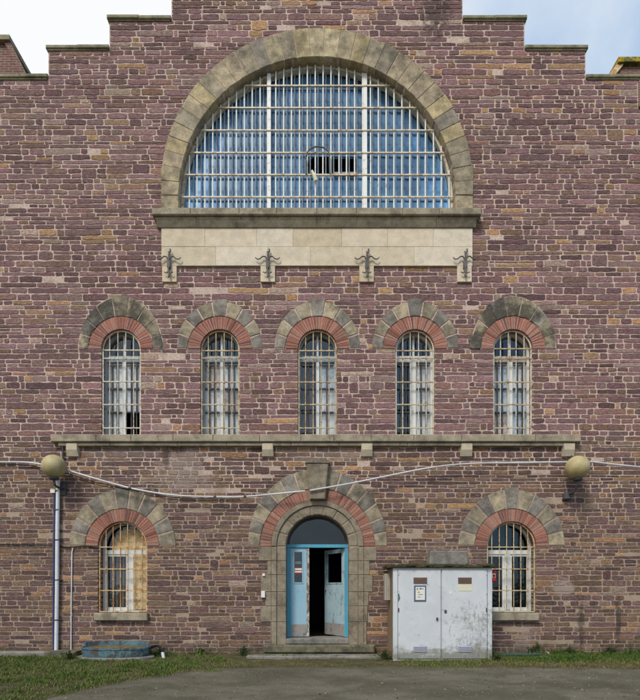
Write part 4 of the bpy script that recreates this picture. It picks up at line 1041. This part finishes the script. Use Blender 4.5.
# leafy weeds rooted at the wall foot
weeds = [(244, 656.5, .26, 'leafy weed left of the low door slab'), (168, 652, .2, 'weed growing right of the drain hose'), (384.5, 659.5, .22, 'weed at the left foot of the white cabinet'),
         (497, 662, .2, 'weed at the right foot of the white cabinet'), (522, 651, .3, 'weed clump under the sill of the right barred window'), (70, 660, .22, 'weed in front of the low mossy ledge'),
         (560, 653, .24, 'weed below the pale patch on the wall'), (600, 653, .22, 'weed between the two dark stains on the wall'), (205, 652.5, .17, 'weed midway between cistern and door slab')]
for (px, py, h, lb) in weeds:
    q = gz(px, py); yy = min(q[1], -.06); mb = MB()
    for i in range(70):
        t = R(0, 6.283); r = abs(random.gauss(0, .1)) ; hh = h*R(.25, 1)*(1 - r*1.5); L = R(.03, .06); t2 = R(0, 6.283); up = R(-.3, .7)
        c = Vector((r*math.cos(t)*1.3, r*math.sin(t)*.6, max(.01, hh))); u = Vector((math.cos(t2), math.sin(t2), up)).normalized()*L; s = u.cross(Vector((0,0,1))).normalized()*L*.4
        g = R(.7, 1.3); col = random.choice([(.035*g,.075*g,.016*g), (.055*g,.085*g,.02*g), (.08*g,.085*g,.03*g)])
        mb.add([c, c+u*.45+s, c+u, c+u*.45-s], [(0,1,2,3)], col)
        mb.tube([(0,0,0), tuple(c)], .004, 4, (.05,.07,.02))
    o = mb.build('weed', M['grass']); o.location = (q[0], yy, 0); tag(o, lb, 'weed', 'weeds along the wall foot')

# ------------------------------------------------------------------ light, sky, camera
w = bpy.data.worlds.new('World'); sc.world = w; w.use_nodes = True; nt = w.node_tree
bg = nt.nodes['Background']; sky = nn(nt, 'ShaderNodeTexSky'); sky.sky_type = 'NISHITA'; sky.sun_disc = False
EL, AZ = 48, 205                            # sun stands behind the camera, to the left
sky.sun_elevation = math.radians(EL); sky.sun_rotation = math.radians(AZ); sky.air_density = 1.2; sky.dust_density = 1.0
tc = nn(nt, 'ShaderNodeTexCoord'); nz = nn(nt, 'ShaderNodeTexNoise'); nz.inputs['Scale'].default_value = 1.9; nz.inputs['Detail'].default_value = 7; nz.inputs['Roughness'].default_value = .55
sx = nn(nt, 'ShaderNodeSeparateXYZ'); nt.links.new(tc.outputs['Generated'], sx.inputs[0]); nt.links.new(tc.outputs['Generated'], nz.inputs['Vector'])
def wm(op, a, b):
    n = nn(nt, 'ShaderNodeMath', operation=op)
    for i, v in enumerate((a, b)):
        if isinstance(v, (int, float)): n.inputs[i].default_value = v
        else: nt.links.new(v, n.inputs[i])
    return n.outputs[0]
mr = nn(nt, 'ShaderNodeMapRange'); mr.interpolation_type = 'SMOOTHSTEP'
nt.links.new(wm('ADD', nz.outputs['Fac'], wm('MULTIPLY', sx.outputs[0], -.75)), mr.inputs['Value']); mr.inputs['From Min'].default_value = .28; mr.inputs['From Max'].default_value = .62
mx = nn(nt, 'ShaderNodeMix', data_type='RGBA'); mr.inputs['To Min'].default_value = 0; mr.inputs['To Max'].default_value = .97
nt.links.new(mr.outputs[0], mx.inputs[0]); mx0 = nn(nt, 'ShaderNodeMix', data_type='RGBA'); mx0.inputs[0].default_value = .62; mx0.inputs[7].default_value = (4.1, 5.7, 7.7, 1); nt.links.new(sky.outputs[0], mx0.inputs[6]); nt.links.new(mx0.outputs[2], mx.inputs[6]); mx.inputs[7].default_value = (7.3, 7.4, 7.5, 1)
nt.links.new(mx.outputs[2], bg.inputs['Color']); bg.inputs['Strength'].default_value = .1
sd = bpy.data.lights.new('sun', 'SUN'); sd.energy = 2.0; sd.angle = math.radians(14); sd.color = (1, .95, .88)
so = bpy.data.objects.new('sun', sd); COL.objects.link(so)
azr = math.radians(28); el = math.radians(EL)
dirv = Vector((-math.sin(azr)*math.cos(el), -math.cos(azr)*math.cos(el), math.sin(el)))     # towards the sun
so.rotation_euler = dirv.to_track_quat('Z', 'Y').to_euler(); so.location = dirv*30
cd = bpy.data.cameras.new('camera'); cam = bpy.data.objects.new('camera', cd); COL.objects.link(cam); sc.camera = cam
cam.location = (0, -D, CAMZ); cam.rotation_euler = (math.radians(90), 0, 0)
cd.sensor_fit = 'HORIZONTAL'; cd.sensor_width = 36; cd.lens = 36*D/(640/S); cd.shift_y = (HY-350)/640; cd.clip_end = 1500; cd.clip_start = .05
vs = sc.view_settings; vs.view_transform = 'Standard'; vs.look = 'None'; vs.exposure = .42; vs.gamma = 1; vs.use_curve_mapping = False
